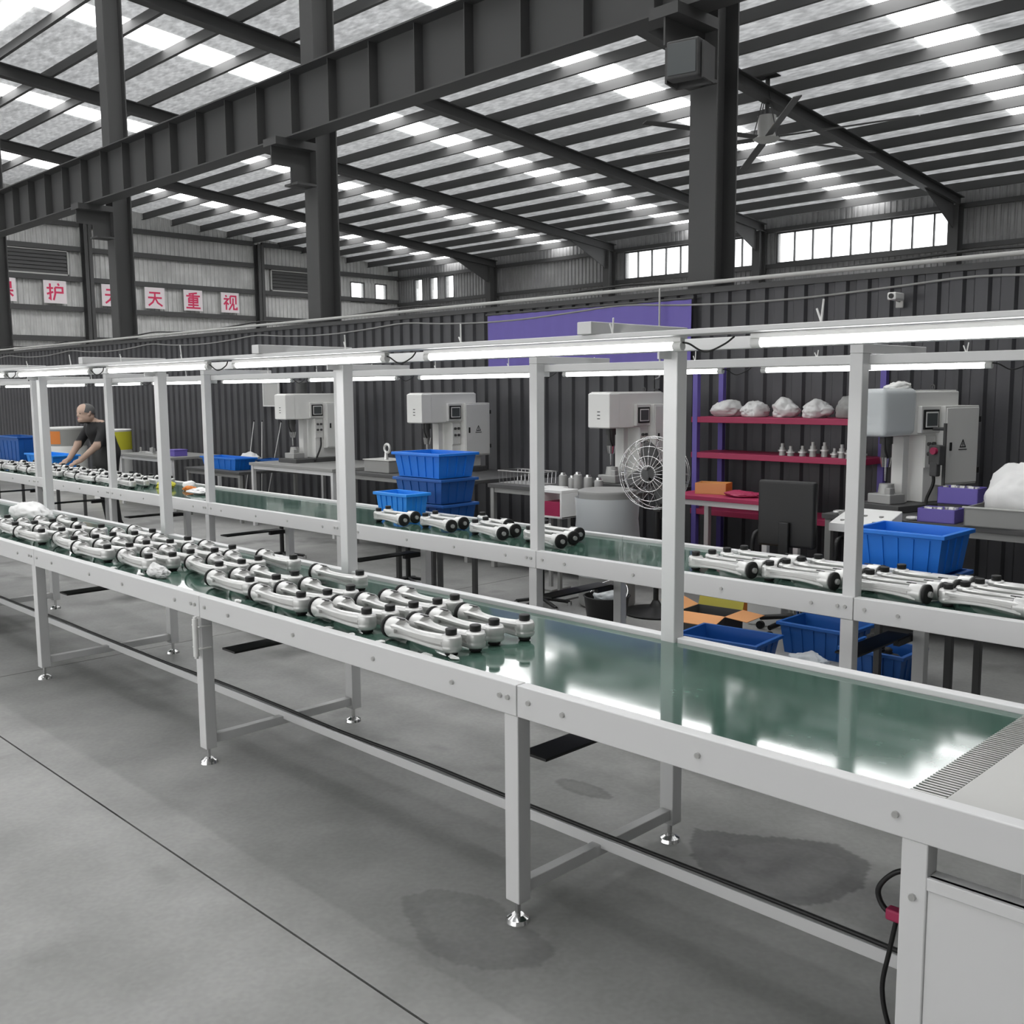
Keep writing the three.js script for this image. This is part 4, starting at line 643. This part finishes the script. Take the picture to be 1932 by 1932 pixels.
[['bao', -13.05, 'white plate with a red character cut off by the edge column'], ['hu', -14.82, 'white plate with a red character left of the wind post'], ['tian', -16.95, 'white plate with a red character partly behind the dark column'], ['tian', -18.65, 'white plate with a red character just past the dark column'], ['zhong', -20.27, 'white plate with a dense red character of stacked bars'], ['shi', -21.92, 'white plate with a red character, last before the next wind post']].forEach(([k, z, label]) => {
  const s = thing('sign_plate', label, 'sign', [XL + 0.16, 4.98, z], 0, 'red lettering plates'); s.rotation.y = Math.PI / 2;
  const cv = document.createElement('canvas'); cv.width = cv.height = 128; const c = cv.getContext('2d'); c.fillStyle = '#e9dfe2'; c.fillRect(0, 0, 128, 128); c.strokeStyle = '#d5345e'; c.lineWidth = 11; c.lineCap = 'butt'; c.lineJoin = 'miter';
  for (const st of GLYPH[k]) { c.beginPath(); st.forEach(([x, y], i) => (i ? c.lineTo(10 + x * 1.08, 10 + y * 1.08) : c.moveTo(10 + x * 1.08, 10 + y * 1.08))); c.stroke(); }
  const t = new THREE.CanvasTexture(cv); t.colorSpace = THREE.SRGBColorSpace; const m = new THREE.MeshStandardMaterial({ map: t, roughness: 0.6 });
  const f = new THREE.Mesh(new THREE.PlaneGeometry(0.8, 0.8).translate(0, 0.4, 0.006), m); f.name = 'lettering'; f.castShadow = f.receiveShadow = true; s.add(f);
  part(s, 'plate', box(0.82, 0.82, 0.01, 0, 0.4, 0), M.white);
});
{ // closed dark windows in the end wall
  [[-15.4, -13.2, 'dark closed louvre window above the first lettering plates'], [-26.1, -23.95, 'dark closed louvre window beyond the last wind post']].forEach(([a, b, label], i) => { const w = struct('window_' + (8 + i), label, 'window'); part(w, 'frame', merge([span(XL + 0.02, XL + 0.1, 6.0, 6.05, a, b), span(XL + 0.02, XL + 0.1, 6.86, 6.9, a, b), span(XL + 0.02, XL + 0.1, 6.0, 6.9, a, a + 0.05), span(XL + 0.02, XL + 0.1, 6.0, 6.9, b - 0.05, b)]), M.paleBox); for (let k = 0; k < 6; k++) part(w, 'louvre', box(0.012, 0.15, b - a - 0.1, 0, 0, 0).rotateZ(0.3).translate(XL + 0.06, 6.12 + k * 0.135, (a + b) / 2), M.steelDark); });
}
// ceiling fan and floodlight
{
  const f = thing('ceiling_fan', 'large six bladed industrial ceiling fan hanging from a rafter', 'fan', [-12.35, 7.15, -20.3]);
  part(f, 'rod', cyl(0.05, 0.05, 1.0, 0, 0.85, 0), M.steelDark); part(f, 'bracket', rbox(0.5, 0.06, 0.2, 0.02, 1.3, 0, 0.01), M.black); part(f, 'motor', merge([cyl(0.2, 0.2, 0.5, 0, 0.22, 0), cyl(0.3, 0.2, 0.06, 0, -0.05, 0)]), M.paleBox);
  for (let i = 0; i < 6; i++) { const g = merge([rbox(2.9, 0.03, 0.17, 1.75, 0, 0, 0.01)]).rotateX(0.2).rotateY(-R(48.7 - 60 * i) * 1); part(f, 'blade', g, M.steelDark); }
  for (let i = 0; i < 4; i++) { const a = i * Math.PI / 2 + 0.4; part(f, 'guy_wire', bar([0, 1.2, 0], [0.35 * Math.cos(a), 0, 0.35 * Math.sin(a)], 0.012, 5), M.steelDark); }
  const l = thing('floodlight', 'grey box floodlight on the thick steel column', 'lamp', [-5.36, 4.3, -7.52], 0.2);
  part(l, 'housing', rbox(0.3, 0.32, 0.14, 0, 0.17, 0.06, 0.02), M.steelDark); part(l, 'glass', rbox(0.26, 0.26, 0.01, 0, 0.17, 0.133, 0.003), M.screen); part(l, 'yoke', merge([span(-0.18, -0.16, 0, 0.3, -0.14, 0.08), span(0.16, 0.18, 0, 0.3, -0.14, 0.08), span(-0.18, 0.18, 0, 0.3, -0.16, -0.14)]), M.steelDark);
}

// ------------------------------------------------------------------ worker
function sdfMesh(bones, lo, size, res, k = 0.03) {
  const mc = new MarchingCubes(res, M.black, false, false, 120000); mc.isolation = 0;
  const A = new THREE.Vector3(), B = new THREE.Vector3(), P = new THREE.Vector3(), half = res / 2;
  for (let z = 0; z < res; z++) for (let y = 0; y < res; y++) for (let x = 0; x < res; x++) {
    P.set(lo[0] + size * ((x - half) / half + 1) / 2, lo[1] + size * ((y - half) / half + 1) / 2, lo[2] + size * ((z - half) / half + 1) / 2);
    let d = 1e3; for (const [a, b, ra, rb] of bones) { A.set(...a); B.set(...b); B.sub(A); const t = Math.max(0, Math.min(1, P.clone().sub(A).dot(B) / Math.max(1e-9, B.lengthSq()))); const e = P.distanceTo(A.addScaledVector(B, t)) - (ra + (rb - ra) * t); const h = Math.max(k - Math.abs(d - e), 0) / k; d = Math.min(d, e) - h * h * k / 4; }
    mc.field[x + y * res + z * res * res] = -d;
  }
  mc.update(); const n = mc.count, pos = new Float32Array(n * 3);
  for (let i = 0; i < n; i++) for (let c = 0; c < 3; c++) pos[3 * i + c] = lo[c] + size * (mc.positionArray[3 * i + c] + 1) / 2;
  const g = new THREE.BufferGeometry(); g.setAttribute('position', new THREE.BufferAttribute(pos, 3)); const q = mergeVertices(g, 1e-4); q.computeVertexNormals(); return q;
}
{
  const p = thing('person', 'worker in dark shirt and apron bending over the farther belt', 'person', [-12.35, 0, -5.3], 0.1);
  const bones = [], B = (...a) => bones.push(a);
  B([0, 0.95, 0.03], [0, 1.1, 0.08], 0.15, 0.14); B([0, 1.1, 0.08], [0, 1.22, 0.16], 0.14, 0.13); B([-0.13, 1.27, 0.15], [0.13, 1.27, 0.15], 0.085, 0.085); B([0, 1.28, 0.16], [0, 1.37, 0.25], 0.06, 0.052);
  for (const s of [-1, 1]) {
    B([s * 0.17, 1.27, 0.15], [s * 0.23, 1.06, 0.28], 0.062, 0.048); B([s * 0.23, 1.06, 0.28], [s * 0.14, 0.88, 0.46], 0.044, 0.03);
    B([s * 0.08, 0.92, 0.03], [s * 0.1, 0.5, 0.06], 0.1, 0.065); B([s * 0.1, 0.5, 0.06], [s * 0.11, 0.09, 0.0], 0.062, 0.042); B([s * 0.11, 0.05, -0.02], [s * 0.13, 0.04, 0.18], 0.045, 0.035);
  }
  const body = sdfMesh(bones, [-0.85, -0.1, -0.85], 1.7, 110);
  const head = sdfMesh([[[0, 1.4, 0.28], [0, 1.46, 0.3], 0.085, 0.09], [[0, 1.36, 0.34], [0, 1.38, 0.33], 0.05, 0.06], [[0, 1.41, 0.385], [0, 1.44, 0.38], 0.016, 0.01], [[-0.088, 1.42, 0.29], [-0.09, 1.45, 0.28], 0.012, 0.014], [[0.088, 1.42, 0.29], [0.09, 1.45, 0.28], 0.012, 0.014], [[0, 1.34, 0.23], [0, 1.4, 0.27], 0.05, 0.055]], [-0.16, 1.26, 0.14], 0.32, 64, 0.02);
  const hands = [-1, 1].map((s) => { const hb = [[[s * 0.14, 0.88, 0.46], [s * 0.13, 0.855, 0.52], 0.028, 0.03]]; for (let f = 0; f < 4; f++) { const x = s * 0.13 + (f - 1.5) * 0.019, l = [0.05, 0.06, 0.055, 0.042][f]; hb.push([[x, 0.85, 0.53], [x, 0.835, 0.535 + l * 0.6], 0.011, 0.01], [[x, 0.835, 0.535 + l * 0.6], [x, 0.815, 0.535 + l], 0.0095, 0.008]); } hb.push([[s * 0.11, 0.86, 0.5], [s * 0.085, 0.84, 0.53], 0.012, 0.01], [[s * 0.085, 0.84, 0.53], [s * 0.085, 0.825, 0.555], 0.0095, 0.008]); return sdfMesh(hb, [s * 0.13 - 0.09, 0.77, 0.43], 0.19, 56, 0.008); });
  const skinC = new THREE.Color(0xa88f80), shirt = new THREE.Color(0x141416), trouser = new THREE.Color(0x151517), shoe = new THREE.Color(0x0d0d0d);
  const all = mergeGeometries([body, head, ...hands].map((g) => { const q = g.toNonIndexed(), P = q.attributes.position, col = new Float32Array(P.count * 3); for (let i = 0; i < P.count; i++) { const y = P.getY(i), z = P.getZ(i), x = Math.abs(P.getX(i)); const c = y < 0.09 ? shoe : y < 0.86 && z < 0.3 ? trouser : y > 1.33 && z > 0.16 ? skinC : (z > 0.27 && y < 1.1 && x > 0.05) ? skinC : shirt; col.set([c.r, c.g, c.b], 3 * i); } q.setAttribute('color', new THREE.BufferAttribute(col, 3)); return q; }));
  const bm = new THREE.Mesh(all, new THREE.MeshStandardMaterial({ vertexColors: true, roughness: 0.75 })); bm.name = 'body'; bm.castShadow = bm.receiveShadow = true; p.add(bm);
  part(p, 'hair', new THREE.SphereGeometry(0.1, 20, 12, 0, Math.PI * 2, 0, Math.PI * 0.56).rotateX(-0.2).scale(1.0, 0.98, 1.06).translate(0, 1.455, 0.28), M.steelDark, 'dark grey short hair');
  for (const s of [-1, 1]) part(p, 'eye', new THREE.SphereGeometry(0.009, 8, 6).translate(s * 0.033, 1.435, 0.374), M.black);
  part(p, 'mouth', rbox(0.04, 0.006, 0.006, 0, 1.375, 0.386, 0.002), M.red);
  const ap = new THREE.CylinderGeometry(0.19, 0.2, 0.5, 20, 4, true, -1.1, 2.2).translate(0, 0.78, 0.03); part(p, 'apron', ap, M.black, 'dark work apron');
}
renderer.render(scene, camera);
